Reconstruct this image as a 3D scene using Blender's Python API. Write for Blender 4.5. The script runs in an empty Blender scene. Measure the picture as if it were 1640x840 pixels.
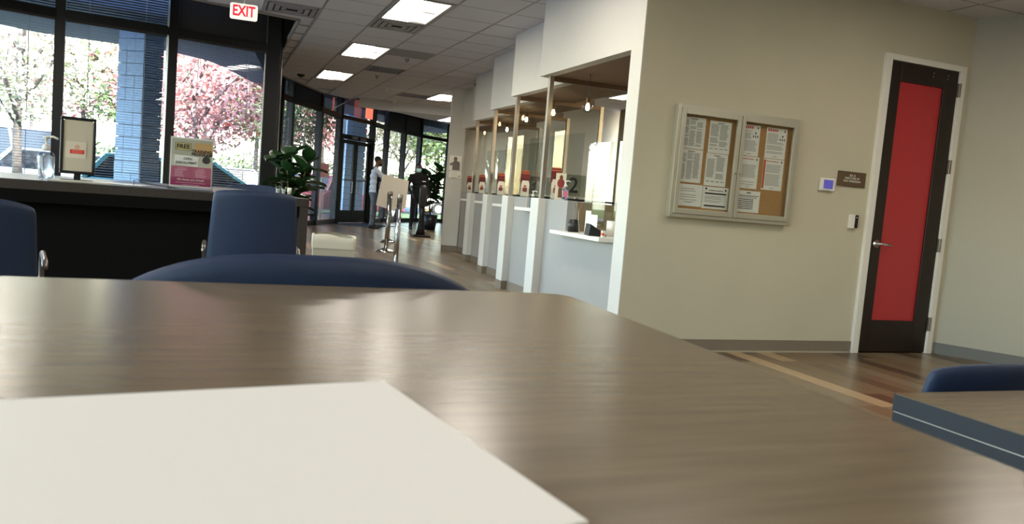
import bpy, bmesh, math, random
from mathutils import Vector, Matrix
random.seed(7)
PI = math.pi
S = bpy.context.scene
C = S.collection

# ------------------------------------------------------------------ camera
CAM_H, FPX, ROLL, PITCH, YAW = 1.10, 1250.0, 0.0822277, 0.083, -0.3715143
RW = ((0.931, -0.082, -0.355), (0.047, 0.993, -0.107), (0.362, 0.083, 0.929))
def _rot():
    cy, sy, cp, sp, cr, sr = math.cos(YAW), math.sin(YAW), math.cos(PITCH), math.sin(PITCH), math.cos(ROLL), math.sin(ROLL)
    Ry = Matrix(((cy, 0, sy), (0, 1, 0), (-sy, 0, cy)))
    Rx = Matrix(((1, 0, 0), (0, cp, -sp), (0, sp, cp)))
    Rz = Matrix(((cr, -sr, 0), (sr, cr, 0), (0, 0, 1)))
    return Rz @ Rx @ Ry
RM = _rot()
RT = RM.transposed()
def ray(px, py):
    w = RT @ Vector(((px - 820) / FPX, (py - 420) / FPX, 1.0))
    return Vector((w[0], w[2], -w[1]))
def at_z(px, py, z):
    d = ray(px, py); t = (z - CAM_H) / d.z
    return Vector((0, 0, CAM_H)) + d * t
def at_x(px, py, x):
    d = ray(px, py); return Vector((0, 0, CAM_H)) + d * (x / d.x)
def at_y(px, py, y):
    d = ray(px, py); return Vector((0, 0, CAM_H)) + d * (y / d.y)

cd = bpy.data.cameras.new('camera'); cam = bpy.data.objects.new('camera', cd); C.objects.link(cam)
row = lambda i: Vector((RM[i][0], RM[i][2], -RM[i][1]))
rx, ry, rz = row(0), -row(1), -row(2)
cam.matrix_world = Matrix(((rx.x, ry.x, rz.x, 0), (rx.y, ry.y, rz.y, 0), (rx.z, ry.z, rz.z, CAM_H), (0, 0, 0, 1)))
cd.sensor_width = 36.0; cd.lens = 36.0 * FPX / 1640.0
cd.clip_start = 0.02; cd.clip_end = 300
cd.dof.use_dof = True; cd.dof.focus_distance = 8.0; cd.dof.aperture_fstop = 14
S.camera = cam

# ------------------------------------------------------------------ sky, sun, exposure
w = bpy.data.worlds.new('sky'); S.world = w; w.use_nodes = True
nt = w.node_tree; nt.nodes.clear()
out = nt.nodes.new('ShaderNodeOutputWorld'); bg = nt.nodes.new('ShaderNodeBackground')
sky = nt.nodes.new('ShaderNodeTexSky'); sky.sky_type = 'NISHITA'; sky.sun_disc = False
sky.sun_elevation = math.radians(38); sky.sun_rotation = math.radians(150); sky.air_density = 1.3; sky.dust_density = 1.5
nt.links.new(sky.outputs[0], bg.inputs[0]); nt.links.new(bg.outputs[0], out.inputs[0])
bg.inputs[1].default_value = 1.0
sd = bpy.data.lights.new('sun', 'SUN'); sd.energy = 3.3; sd.angle = 0.01; sd.color = (1.0, 0.96, 0.9)
so = bpy.data.objects.new('sun', sd); C.objects.link(so)
so.rotation_euler = Vector((0.45, -0.70, 0.62)).to_track_quat('Z', 'Y').to_euler(); so.location = (0, 0, 12)
S.view_settings.view_transform = 'Standard'; S.view_settings.look = 'None'
S.view_settings.gamma = 1.0; S.view_settings.use_curve_mapping = False
S.view_settings.exposure = 1.6
S.cycles.transparent_max_bounces = 48
S.cycles.max_bounces = 10
LAMP = 10.0          # strength of the ceiling troffers

# ------------------------------------------------------------------ materials
def lin(c):
    return tuple(((v / 255) / 12.92 if v / 255 <= .04045 else ((v / 255 + .055) / 1.055) ** 2.4) for v in c)
MATS = {}
def mat(name, rgb, rough=.6, metal=0., var=0., scale=8., stretch=(1, 1, 1), bump=0., bscale=60., emit=0., coat=0., trans=0., island=None, spec=.5, coord='Object'):
    if name in MATS: return MATS[name]
    m = bpy.data.materials.new(name); m.use_nodes = True; n = m.node_tree; b = n.nodes['Principled BSDF']
    col = lin(rgb) + (1,)
    b.inputs['Base Color'].default_value = col; b.inputs['Roughness'].default_value = rough
    b.inputs['Metallic'].default_value = metal; b.inputs['Coat Weight'].default_value = coat
    b.inputs['Specular IOR Level'].default_value = spec
    b.inputs['Transmission Weight'].default_value = trans
    if emit:
        b.inputs['Emission Color'].default_value = col; b.inputs['Emission Strength'].default_value = emit
    tc = n.nodes.new('ShaderNodeTexCoord')
    if var or bump:
        mp = n.nodes.new('ShaderNodeMapping'); mp.inputs['Scale'].default_value = stretch
        n.links.new(tc.outputs[coord], mp.inputs[0])
    if var:
        t = n.nodes.new('ShaderNodeTexNoise'); t.inputs['Scale'].default_value = scale; t.inputs['Detail'].default_value = 6
        r = n.nodes.new('ShaderNodeValToRGB')
        r.color_ramp.elements[0].position = .3; r.color_ramp.elements[1].position = .7
        r.color_ramp.elements[0].color = tuple(max(0, v * (1 - var)) for v in col[:3]) + (1,)
        r.color_ramp.elements[1].color = tuple(min(1, v * (1 + var)) for v in col[:3]) + (1,)
        n.links.new(mp.outputs[0], t.inputs[0]); n.links.new(t.outputs[0], r.inputs[0]); n.links.new(r.outputs[0], b.inputs['Base Color'])
    if bump:
        t2 = n.nodes.new('ShaderNodeTexNoise'); t2.inputs['Scale'].default_value = bscale; t2.inputs['Detail'].default_value = 4
        bp = n.nodes.new('ShaderNodeBump'); bp.inputs['Strength'].default_value = bump; bp.inputs['Distance'].default_value = .01
        n.links.new(mp.outputs[0], t2.inputs[0]); n.links.new(t2.outputs[0], bp.inputs['Height']); n.links.new(bp.outputs[0], b.inputs['Normal'])
    if island:
        g = n.nodes.new('ShaderNodeNewGeometry'); r = n.nodes.new('ShaderNodeValToRGB')
        els = r.color_ramp.elements
        while len(els) < len(island): els.new(.5)
        for i, c in enumerate(island):
            els[i].position = i / (len(island) - 1); els[i].color = lin(c) + (1,)
        n.links.new(g.outputs['Random Per Island'], r.inputs[0]); n.links.new(r.outputs[0], b.inputs['Base Color'])
    MATS[name] = m
    return m
def glass(name, tint=(1, 1, 1), ior=1.5, rough=0.):
    m = bpy.data.materials.new(name); m.use_nodes = True; n = m.node_tree; n.nodes.clear()
    o = n.nodes.new('ShaderNodeOutputMaterial'); mx = n.nodes.new('ShaderNodeMixShader')
    t = n.nodes.new('ShaderNodeBsdfTransparent'); g = n.nodes.new('ShaderNodeBsdfGlossy'); f = n.nodes.new('ShaderNodeFresnel')
    t.inputs[0].default_value = tuple(tint) + (1,); g.inputs['Roughness'].default_value = rough; 
    ge = n.nodes.new('ShaderNodeNewGeometry'); mr = n.nodes.new('ShaderNodeMapRange')      # thin pane: same reflectance from either side
    mr.inputs['To Min'].default_value = ior; mr.inputs['To Max'].default_value = 1 / ior
    n.links.new(ge.outputs['Backfacing'], mr.inputs['Value']); n.links.new(mr.outputs[0], f.inputs[0])
    n.links.new(f.outputs[0], mx.inputs[0]); n.links.new(t.outputs[0], mx.inputs[1]); n.links.new(g.outputs[0], mx.inputs[2]); n.links.new(mx.outputs[0], o.inputs[0])
    MATS[name] = m
    return m

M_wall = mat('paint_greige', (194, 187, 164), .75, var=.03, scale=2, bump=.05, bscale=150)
M_white = mat('paint_offwhite', (208, 205, 198), .7, var=.02, scale=2)
M_blue = mat('panel_greyblue', (156, 153, 149), .6, var=.02, scale=3)
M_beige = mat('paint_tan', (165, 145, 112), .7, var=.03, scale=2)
M_trim = mat('trim_white', (226, 222, 212), .5)
M_base = mat('vinyl_base', (125, 113, 98), .6)
M_tile = mat('acoustic_tile', (214, 212, 216), .9, var=.14, scale=90, bump=.5, bscale=120)
M_tile2 = mat('acoustic_tile_grey', (158, 156, 156), .9, var=.1, scale=90)
M_grid = mat('grid_metal', (158, 156, 156), .5)
M_frame = mat('bronze_frame', (24, 24, 27), .4, metal=.3)
M_frame2 = mat('bronze_frame_bright', (70, 62, 52), .35, metal=.5)
M_dark = mat('black_metal', (14, 14, 15), .5)
M_blind = mat('blind_slat', (140, 140, 146), .6)
M_blindd = mat('blind_dark', (48, 44, 42), .7)
M_glass = glass('clear_glass', (.96, .97, .95), 1.45)
M_wglass = glass('tinted_glass', (.90, .94, .97), 1.5)
M_teller = glass('teller_glass', (.92, .96, .93), 1.65)
M_acr = glass('acrylic', (.93, .95, .95), 1.45)
M_chrome = mat('chrome', (210, 210, 210), .12, metal=1)
M_steel = mat('brushed_steel', (160, 152, 142), .4, metal=.9)
M_alu = mat('aluminium_champagne', (190, 185, 168), .4, metal=.55)
M_black = mat('black_plastic', (16, 16, 18), .4)
M_navy = mat('navy_shell', (32, 48, 76), .55, var=.06, scale=30, bump=.04, bscale=200)
M_table = mat('table_laminate', (116, 100, 76), .24, var=.16, scale=6, stretch=(1.5, 14, 1), bump=.03, bscale=40)
M_tedge = mat('table_edge', (20, 25, 36), .5)
M_desk = mat('desk_dark', (9, 8, 8), .85, var=.2, scale=12, stretch=(6, 1, 1), spec=.15)
M_desktop = mat('desk_top', (62, 56, 52), .35, var=.1, scale=10, stretch=(6, 1, 1))
M_paper = mat('paper', (242, 236, 226), .7)
M_print = mat('print_grey', (168, 163, 155), .8)
M_ink = mat('print_black', (30, 30, 32), .7)
M_red = mat('print_red', (206, 88, 56), .7)
M_cork = mat('cork', (176, 128, 72), .9, var=.15, scale=90)
M_doorw = mat('door_walnut', (32, 19, 12), .35, var=.25, scale=8, stretch=(8, 8, .6))
M_redpane = mat('red_film_pane', (178, 44, 50), .3)
M_leaf = mat('fig_leaf', (38, 72, 36), .35, island=[(16, 38, 18), (30, 62, 30), (46, 84, 42)])
M_pot = mat('black_pot', (24, 24, 26), .4)
M_soil = mat('soil', (40, 30, 22), .95)
M_bark = mat('bark', (120, 108, 98), .9, var=.3, scale=12)
M_skin1 = mat('skin_brown', (112, 72, 52), .55)
M_skin2 = mat('skin_dark_brown', (84, 54, 42), .55)
M_hair = mat('hair_black', (14, 11, 10), .7)
M_lamp = mat('lens_bright', (255, 246, 232), .5, emit=LAMP)
M_lamp2 = mat('lens_soft', (255, 246, 225), .5, emit=LAMP * .06)

# ------------------------------------------------------------------ mesh helpers
class MB:
    def __init__(s): s.v = []; s.f = []; s.mi = []; s.m = 0
    def add(s, vs, fs):
        o = len(s.v); s.v += [tuple(x) for x in vs]
        for f in fs: s.f.append(tuple(i + o for i in f)); s.mi.append(s.m)
        return s
    def box(s, x0, x1, y0, y1, z0, z1, M=None):
        vs = [Vector((x, y, z)) for z in (z0, z1) for y in (y0, y1) for x in (x0, x1)]
        if M: vs = [M @ v for v in vs]
        return s.add(vs, [(0, 2, 3, 1), (4, 5, 7, 6), (0, 1, 5, 4), (2, 6, 7, 3), (0, 4, 6, 2), (1, 3, 7, 5)])
    def bar(s, a, b, w, h, up=(0, 0, 1)):
        a, b = Vector(a), Vector(b); d = (b - a); L = d.length; d.normalize(); u = Vector(up)
        if abs(d.dot(u)) > .99: u = Vector((1, 0, 0))
        sx = d.cross(u).normalized(); u = sx.cross(d).normalized()
        vs = [p + sx * i * w / 2 + u * j * h / 2 for p in (a, b) for i, j in ((-1, -1), (1, -1), (1, 1), (-1, 1))]
        return s.add(vs, [(3, 2, 1, 0), (4, 5, 6, 7), (0, 1, 5, 4), (1, 2, 6, 5), (2, 3, 7, 6), (3, 0, 4, 7)])
    def tube(s, pts, r, n=8, r2=None, cap=True):
        pts = [Vector(p) for p in pts]; rings = []; N = len(pts)
        ref = Vector((.13, .27, .95)).normalized()
        for i, p in enumerate(pts):
            d = (pts[min(i + 1, N - 1)] - pts[max(i - 1, 0)]).normalized()
            u = ref if abs(d.dot(ref)) < .95 else Vector((1, 0, 0))
            a = d.cross(u).normalized(); b = d.cross(a).normalized()
            rr = r if r2 is None else r + (r2 - r) * i / (N - 1)
            rings.append([p + (a * math.cos(2 * PI * k / n) + b * math.sin(2 * PI * k / n)) * rr for k in range(n)])
        vs = [v for g in rings for v in g]; fs = []
        for i in range(N - 1):
            for k in range(n):
                k2 = (k + 1) % n; fs.append((i * n + k, i * n + k2, (i + 1) * n + k2, (i + 1) * n + k))
        if cap: fs += [tuple(range(n))[::-1], tuple((N - 1) * n + k for k in range(n))]
        return s.add(vs, fs)
    def lathe(s, prof, c=(0, 0, 0), n=16, sx=1, sy=1):
        cx, cy, cz = c; vs = []; fs = []
        for r, z in prof:
            for k in range(n):
                a = 2 * PI * k / n; vs.append((cx + r * math.cos(a) * sx, cy + r * math.sin(a) * sy, cz + z))
        for i in range(len(prof) - 1):
            for k in range(n):
                k2 = (k + 1) % n; fs.append((i * n + k, i * n + k2, (i + 1) * n + k2, (i + 1) * n + k))
        fs += [tuple(range(n))[::-1], tuple((len(prof) - 1) * n + k for k in range(n))]
        return s.add(vs, fs)
    def ell(s, c, r, n=12, m=8, M=None):
        c = Vector(c); vs = []; fs = []
        for i in range(m + 1):
            t = PI * i / m
            for k in range(n):
                a = 2 * PI * k / n
                q = Vector((r[0] * math.sin(t) * math.cos(a), r[1] * math.sin(t) * math.sin(a), -r[2] * math.cos(t)))
                if M: q = M @ q
                vs.append(c + q)
        for i in range(m):
            for k in range(n):
                k2 = (k + 1) % n; fs.append((i * n + k, i * n + k2, (i + 1) * n + k2, (i + 1) * n + k))
        return s.add(vs, fs)
    def prism(s, poly, z0, z1, M=None):
        n = len(poly); vs = [Vector((x, y, z0)) for x, y in poly] + [Vector((x, y, z1)) for x, y in poly]
        if M: vs = [M @ v for v in vs]
        fs = [tuple(range(n))[::-1], tuple(range(n, 2 * n))] + [(i, (i + 1) % n, n + (i + 1) % n, n + i) for i in range(n)]
        return s.add(vs, fs)
    def sheet(s, P, nu, nv):      # P(u, v) -> point, open surface
        vs = [P(i / nu, j / nv) for j in range(nv + 1) for i in range(nu + 1)]
        fs = [(j * (nu + 1) + i, j * (nu + 1) + i + 1, (j + 1) * (nu + 1) + i + 1, (j + 1) * (nu + 1) + i) for j in range(nv) for i in range(nu)]
        return s.add(vs, fs)
    def build(s, name, m, parent=None, smooth=False, bevel=0, solid=0, sub=0, kind=None, label=None):
        me = bpy.data.meshes.new(name); me.from_pydata(s.v, [], s.f); me.validate()
        ms = m if isinstance(m, (list, tuple)) else [m]
        for x in ms: me.materials.append(x)
        if len(ms) > 1:
            for p, i in zip(me.polygons, s.mi): p.material_index = i
        if smooth:
            for p in me.polygons: p.use_smooth = True
        bm = bmesh.new(); bm.from_mesh(me)
        if not solid: bmesh.ops.recalc_face_normals(bm, faces=bm.faces)
        bm.to_mesh(me); bm.free()
        o = bpy.data.objects.new(name, me); C.objects.link(o)
        if parent: o.parent = parent
        if solid:
            q = o.modifiers.new('s', 'SOLIDIFY'); q.thickness = solid; q.offset = 0
        if sub:
            q = o.modifiers.new('u', 'SUBSURF'); q.levels = sub; q.render_levels = sub
        if bevel:
            q = o.modifiers.new('b', 'BEVEL'); q.width = bevel; q.segments = 2; q.limit_method = 'ANGLE'
        if kind: o['kind'] = kind
        if label: o['label'] = label
        return o
def tag(o, label, cat, group=None, kind=None):
    o['label'] = label; o['category'] = cat
    if group: o['group'] = group
    if kind: o['kind'] = kind
    return o
def thing(name, label, cat, loc=(0, 0, 0), rz=0, group=None):
    o = bpy.data.objects.new(name, None); C.objects.link(o); o.empty_display_size = .05
    o.location = loc; o.rotation_euler = (0, 0, rz)
    return tag(o, label, cat, group)
def struct(o): o['kind'] = 'structure'; return o
def copy_tree(o, parent=None, label=None, group=None):
    kids = [c for c in o.children]
    c = o.copy(); C.objects.link(c); c.parent = parent
    if label: c['label'] = label
    if group: c['group'] = group
    for k in kids: copy_tree(k, c)
    return c
def text(name, body, size, loc, rot, m, parent=None, align='CENTER', ext=.0005, sx=1.0, bold=0.0):
    cu = bpy.data.curves.new(name, 'FONT'); cu.body = body; cu.size = size; cu.align_x = align; cu.align_y = 'CENTER'
    cu.extrude = ext; cu.offset = bold; cu.resolution_u = 2
    o = bpy.data.objects.new(name, cu); C.objects.link(o)
    dg = bpy.context.evaluated_depsgraph_get(); me = bpy.data.meshes.new_from_object(o.evaluated_get(dg))
    bpy.data.objects.remove(o)
    me.materials.clear(); me.materials.append(m)
    t = bpy.data.objects.new(name, me); C.objects.link(t)
    t.location = loc; t.rotation_euler = rot; t.scale = (sx, 1, 1)
    if parent: t.parent = parent
    return t
FRONT = (PI / 2, 0, 0)            # lettering standing up and facing -Y

# ================================================================== THE BUILDING
CEIL = 3.0
YW = 5.155                        # wall with the notice board
# floor ------------------------------------------------------------
fl = struct(MB().prism([(-6.4, -4.5), (8.6, -4.5), (8.6, 27.7), (6.36, 25.9), (4.83, 23.9), (3.06, 21.5), (1.25, 17.8), (.7, 11.7), (-.6, 11.35), (-1.85, 11.2), (-4.6, 9.5), (-6.4, 6)], -.12, -.006)
            .build('floor', mat('subfloor', (70, 58, 48), .7)))
wood = [mat('plank_oak_%s' % n, c, .3, var=.16, scale=5, stretch=(12, 1.2, 1), bump=.04, bscale=30, coord='Object')
        for n, c in (('brown', (122, 102, 76)), ('walnut', (88, 72, 54)), ('grey', (132, 116, 92)), ('honey', (176, 150, 114)), ('umber', (104, 86, 64)))]
PW, PL = .15, 1.22
plank_me = []
for m in wood:
    o = MB().box(.001, PW - .001, .001, PL - .001, -.006, 0).build('plank', m); plank_me.append(o.data); bpy.data.objects.remove(o)
far = [MB() for _ in wood]; npl = 0
def wpick(): return random.choices(range(5), (5, 4, 3, 1.0, 4))[0]
for i in range(-20, 50):
    x = i * PW; off = random.random() * PL
    y = 0.2 - off
    while y < 27:
        k = wpick(); L = PL
        inA = 2.7 < x < 6.3 and .9 < y < YW - .1
        inB = .9 < x < 4.3 and 6.2 < y < 12.2
        if inA or inB:
            if inA and 3.84 < x < 3.98 and 3.0 < y < 4.95: k = 3
            if inA and x < 4.2 and k == 3 and not 3.84 < x < 3.98: k = 0
            if npl < 298:
                o = bpy.data.objects.new('plank', plank_me[k]); C.objects.link(o); o.parent = fl; o.location = (x, y, 0)
                if inA and y + PL > YW: o.scale = (1, (YW - y) / PL, 1)
                npl += 1
            else: far[k].box(x + .001, x + PW - .001, y + .001, y + PL - .001, -.006, 0)
        elif (x > -2.9 and y > 5) or (x > -2.9 and y > -1):
            if not (x > 2.9 and y > YW - .2 and y < 6.2 and x > 8): far[k].box(x + .001, x + PW - .001, y + .001, y + PL - .001, -.006, 0)
        y += L
for k in range(5): far[k].build('plank_field', wood[k], fl, kind='stuff')

# ceiling ----------------------------------------------------------
cpoly = [(-6.3, -4.4), (8.5, -4.4), (8.5, 17.4), (2.93, 17.7), (2.85, 18.3), (2.18, 17.6), (1.36, 15.86), (1.0, 15.2), (.88, 13.4), (.88, 9.9), (-.23, 9.64), (-3.0, 8.9), (-5.2, 7.0)]
ce = struct(MB().prism(cpoly, CEIL + .012, CEIL + .06).build('ceiling', M_tile))
def inside(x, y, poly):
    r = False; n = len(poly)
    for i in range(n):
        x1, y1 = poly[i]; x2, y2 = poly[(i + 1) % n]
        if (y1 > y) != (y2 > y) and x < (x2 - x1) * (y - y1) / (y2 - y1) + x1: r = not r
    return r
G = .6; GX, GY = 1.64, 7.84
o = MB().box(.014, G - .014, .014, G - .014, 0, .012).build('ceiling_tile', M_tile); tile_me = o.data; bpy.data.objects.remove(o)
holes = {}
def cell(x, y): return (round((x - GX) / G), round((y - GY) / G))
trof = [(1.64, 7.84), (1.64, 10.84), (1.64, 13.84), (4.04, 15.04), (1.64, 4.84), (1.64, 1.84), (-1.96, 4.84), (-1.96, .64), (4.64, 2.44), (5.24, -.56), (-1.96, 7.24), (1.04, -1.76)]  # entries past the teller column one are unseen, added to light the room
back_trof = [(6.44, 11.44), (6.44, 7.84)]
vents = [(.44, 9.04), (1.64, 9.04), (2.24, 12.64), (3.44, 15.64)]
for x, y in trof + back_trof:
    a, b = cell(x, y); holes[(a, b)] = 1; holes[(a, b + 1)] = 1
for x, y in vents: holes[cell(x, y)] = 1
grey_tile = cell(2.24, 10.84); holes[grey_tile] = 1
nt_, farT = 0, MB()
for a in range(-9, 11):
    for b in range(-18, 17):
        x, y = GX + a * G, GY + b * G
        if (a, b) in holes: continue
        if not all(inside(x + dx * G, y + dy * G, cpoly) for dx in (.02, .98) for dy in (.02, .98)): continue
        vis = (x > -.9 and x < 4.2 and y > 5.2 and x < y * .42 + 1.2) or (4.0 < x < 7 and 2.5 < y < 5.2)
        if vis and nt_ < 298:
            o = bpy.data.objects.new('ceiling_tile', tile_me); C.objects.link(o); o.parent = ce; o.location = (x, y, CEIL - .004 + random.random() * .003); nt_ += 1
        else: farT.box(x + .014, x + G - .014, y + .014, y + G - .014, CEIL - .003, CEIL + .009)
farT.build('tile_field', M_tile, ce, kind='stuff')
gm = MB()
for a in range(-9, 12):
    x = GX + a * G
    ys = [GY + b * G / 4 for b in range(-18 * 4, 17 * 4)]
    run = None
    for y in ys + [999]:
        ok = y < 900 and inside(x, y, cpoly) and inside(x, y + .15, cpoly)
        if ok and run is None: run = y
        if not ok and run is not None: gm.box(x - .012, x + .012, run, y, CEIL - .002, CEIL + .012); run = None
for b in range(-18, 18):
    y = GY + b * G
    run = None
    for q in list(range(-36, 44)) + [999]:
        x = GX + q * G / 4
        ok = q < 900 and inside(x, y, cpoly) and inside(x + .15, y, cpoly)
        if ok and run is None: run = x
        if not ok and run is not None: gm.box(run, x, y - .012, y + .012, CEIL - .001, CEIL + .012); run = None
gm.build('grid_rail', M_grid, ce, kind='stuff')
# white angle trim round the open pocket before the glass
edge = [(2.18, 17.6), (1.36, 15.86), (1.0, 15.2), (.88, 13.4), (.88, 9.9), (-.23, 9.64), (-3.0, 8.9), (-5.2, 7.0)]
tb = MB()
for p, q in zip(edge, edge[1:]): tb.bar(p + (CEIL + .02,), q + (CEIL + .02,), .02, .075)
struct(tb.build('trim_1', mat('edge_angle', (140, 134, 126), .6)))
# lowered ceiling by the entrance
lp = [(2.93, 17.7), (3.51, 17.36), (8.5, 16.7), (8.5, 20.4), (6.26, 19.55), (5.55, 19.2), (4.59, 18.45), (4.05, 17.9), (3.78, 17.5)]
lowc = struct(MB().prism([(2.93, 17.6), (8.4, 16.7), (8.4, 20.6), (6.26, 19.6), (5.55, 19.25), (4.59, 18.5), (3.95, 17.9), (3.6, 17.75)], 2.8, 3.06).build('ceiling_1', mat('bulkhead_paint', (206, 208, 210), .8)))
# roof over all
struct(MB().prism([(-7.6, -5), (9, -5), (9, 29), (6.6, 27.2), (4.4, 23.9), (2.4, 21), (.6, 17.4), (.3, 12.4), (-2.2, 12.0), (-5.4, 10.2), (-7.6, 6.5)], 3.95, 4.3).build('roof', M_dark))

# teller walls -----------------------------------------------------
P = {2: (2.93, 6.95), 3: (3.24, 8.62), 4: (3.56, 10.28), 5: (3.90, 12.1)}
ends = {2: 5.155, 3: 6.95, 4: 8.62, 5: 10.28, 6: 12.1}
P[6] = (4.24, 13.95)
SOF = 2.28
struct(MB().box(2.9, 3.0, YW + .002, 5.33, 0, SOF).build('wall_corner_post', M_white))
teller = struct(MB().box(0, .001, 0, .001, 0, .001).build('wall_teller', M_white))
for k in (2, 3, 4, 5, 6):
    fx, fy = P[k]; y0 = ends[k]
    sx = fx if k > 2 else 2.9
    y0 = y0 + (.002 if k == 2 else 0)
    yb = fy + (.16 if k < 6 else 0)
    MB().box(sx, sx + .1, y0 if k == 2 else y0 - .0, yb, SOF, CEIL + .1).build('soffit_face', M_white, teller)
    if k > 2:       # return of the sawtooth
        MB().box(P[k - 1][0] + .1 if k > 3 else 3.0, sx + .1, y0 + .06, y0 + .16, SOF, CEIL + .1).build('soffit_return', M_white, teller)
    xe = sx + (.95 if k == 2 else .75)
    MB().box(sx + .1, xe, y0 + (.1 if k > 2 else 0), fy + .1, SOF, SOF + .08).build('soffit_underside', mat('soffit_tan', (128, 104, 84), .7), teller)
    px = fx + .08
    # lower panel with its pass-through notch
    zt = 1.11
    if k == 2: n0, n1, nz = 5.54, 6.46, .80
    else: n0, n1, nz = fy - 1.05, fy - .42, .96
    ys = y0 + (.18 if k == 2 else .12)
    pn = MB().box(px, px + .1, ys, n0, 0, zt).box(px, px + .1, n1, fy, 0, zt).box(px, px + .1, n0, n1, 0, nz)
    pn.build('counter_panel', M_blue, teller)
    MB().box(px - .01, px, ys, fy, 0, .1).build('baseboard', M_base, teller)
    MB().box(px + .1, px + .55, ys, fy - .02, nz - .06, nz - .02).build('counter_top', M_beige, teller)
    MB().box(px + .55, px + .6, ys, fy - .02, 0, nz - .02).build('counter_back', M_beige, teller)
    sh = MB().prism([(px - .13, n0 - .0), (px + .3, n0), (px + .3, n1 + .06), (px - .13, n1 + .06)], nz, nz + .035).build('teller_shelf', M_trim, None, bevel=.004)
    tag(sh, {2: 'low white shelf with card terminal and papers at the nearest teller window', 3: 'white ledge shelf holding a sanitizer bottle at the second teller window',
             4: 'white ledge shelf at the third teller window', 5: 'white ledge shelf at the fourth teller window', 6: 'white ledge shelf at the farthest teller window by the poster column'}[k], 'shelf', 'white shelves under the teller windows')
    if k < 6:
        # low fin wall, white on the corridor side, grey on the return
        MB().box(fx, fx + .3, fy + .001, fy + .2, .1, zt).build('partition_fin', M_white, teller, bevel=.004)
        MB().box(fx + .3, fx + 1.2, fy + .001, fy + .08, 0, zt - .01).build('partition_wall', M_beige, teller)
        MB().box(fx - .004, fx + .31, fy - .006, fy + .206, 0, .1).build('fin_base', M_base, teller)
# partition glazing: post, beam, end post, sill and pane
for k in (2, 3, 4, 5):
    fx, fy = P[k]
    lab = {2: 'bronze framed glass divider with number 2 beside the nearest teller window', 3: 'bronze framed glass divider with number 3, second from the white corner',
           4: 'bronze framed glass divider, third from the white corner', 5: 'bronze framed glass divider farthest down the row of teller windows'}[k]
    d = thing('glass_divider', lab, 'partition', (fx, fy, 1.11), 0, 'glass dividers between teller windows')
    MB().box(0.022, .067, .02, .065, 0, SOF - 1.11).build('post', M_steel, d, bevel=.003)
    MB().box(.045, 1.12, .025, .06, SOF - 1.11 - .045, SOF - 1.11).build('top_rail', mat('rail_bronze', (96, 76, 58), .4, metal=.5), d)
    MB().box(1.12, 1.165, .02, .065, -.35, SOF - 1.11).build('end_post', M_steel, d)
    MB().box(.045, 1.12, .03, .055, 0, .02).build('sill_rail', M_frame, d)
    MB().box(.045, 1.12, .038, .046, .02, SOF - 1.155).build('pane', M_glass, d)
    if k in (2, 3):
        x0 = .27; fr = MB().box(x0, x0 + .42, .034, .037, .045, .255)
        fr.build('frosted_plate', glass('frost%d' % k, (.72, .74, .7), 1.3, .3), d)
        text('number', str(k), .21, (x0 + (.1 if k == 2 else .055), .030, .145), FRONT, M_ink, d, bold=.003)
# teller sneeze panes facing the corridor
for k in (2, 3, 4, 5):
    fx, fy = P[k]
    if k == 2: a, b, z0, z1 = 5.56, 6.40, .90, 1.64
    else: a, b, z0, z1 = ends[k] + .2, fy - .02, 1.115, 1.8
    g = thing('sneeze_guard', {2: 'clear glass guard over the low counter by the white corner', 3: 'clear glass guard at the second teller window beside number 3',
                               4: 'clear glass guard at the third teller window', 5: 'clear glass guard at the fourth teller window'}[k], 'glass guard', (fx + (.21 if k > 2 else .24 + .061 * 5.95), 0, 0), 0 if k > 2 else math.radians(3.5), 'glass guards facing the corridor')
    MB().box(0, .008, a, b, z0, z1).build('pane', M_teller if k == 2 else M_acr, g)
    for yy in (a + .06, b - .1): MB().box(-.008, .016, yy, yy + .04, z0 - (.1 if k == 2 else .02), z0 + .03).build('clamp', M_steel, g)

# wall with the notice board, right wall, staff room, back walls
struct(MB().box(2.906, 5.2, YW, YW + .12, 0, CEIL + .1).box(6.11, 6.25, YW, YW + .12, 0, CEIL + .1).box(5.2, 6.11, YW, YW + .12, 2.56, CEIL + .1).build('wall_front', M_wall))
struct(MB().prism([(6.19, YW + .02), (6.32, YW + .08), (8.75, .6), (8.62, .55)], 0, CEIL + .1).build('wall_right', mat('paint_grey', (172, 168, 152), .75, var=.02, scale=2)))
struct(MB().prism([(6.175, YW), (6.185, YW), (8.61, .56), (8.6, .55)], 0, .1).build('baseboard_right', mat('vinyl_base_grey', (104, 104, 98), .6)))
struct(MB().box(3.0, 5.2, YW - .01, YW, 0, .1).build('baseboard_front', M_base))
struct(MB().box(3.0, 5.2, YW - .016, YW - .01, 0, .012).build('trim_2', mat('base_caulk', (170, 160, 140), .6)))
struct(MB().box(8.5, 8.6, -4.5, 1, 0, CEIL + .1).box(8.4, 8.5, 14, 27.8, 0, 3.95).build('wall_staff', M_wall))
struct(MB().box(7.5, 7.6, YW, 14, 0, CEIL + .1).build('wall_inner', mat('paint_olive_tan', (140, 128, 100), .75)))
struct(MB().box(-6.5, 8.6, -4.6, -4.5, 0, 3.95).build('wall_back', M_wall))
struct(MB().prism([(4.04, 14.07), (4.31, 13.97), (4.42, 14.2), (8.5, 14.2), (8.5, 14.32), (4.1, 14.32)], 0, CEIL + .1).build('wall_column', M_white))
struct(MB().prism([(4.035, 14.062), (4.315, 13.958), (4.315, 13.968), (4.035, 14.075)], 0, .1).build('baseboard_column', M_base))
struct(MB().box(-6.6, -6.5, -4.5, 5.9, 0, .5).build('wall_left', M_wall))
struct(MB().box(8.6, 8.8, -4.6, 27.8, 3.0, 3.95).box(-6.6, 8.6, -4.8, -4.6, 3, 3.95).build('parapet', M_wall))

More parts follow.
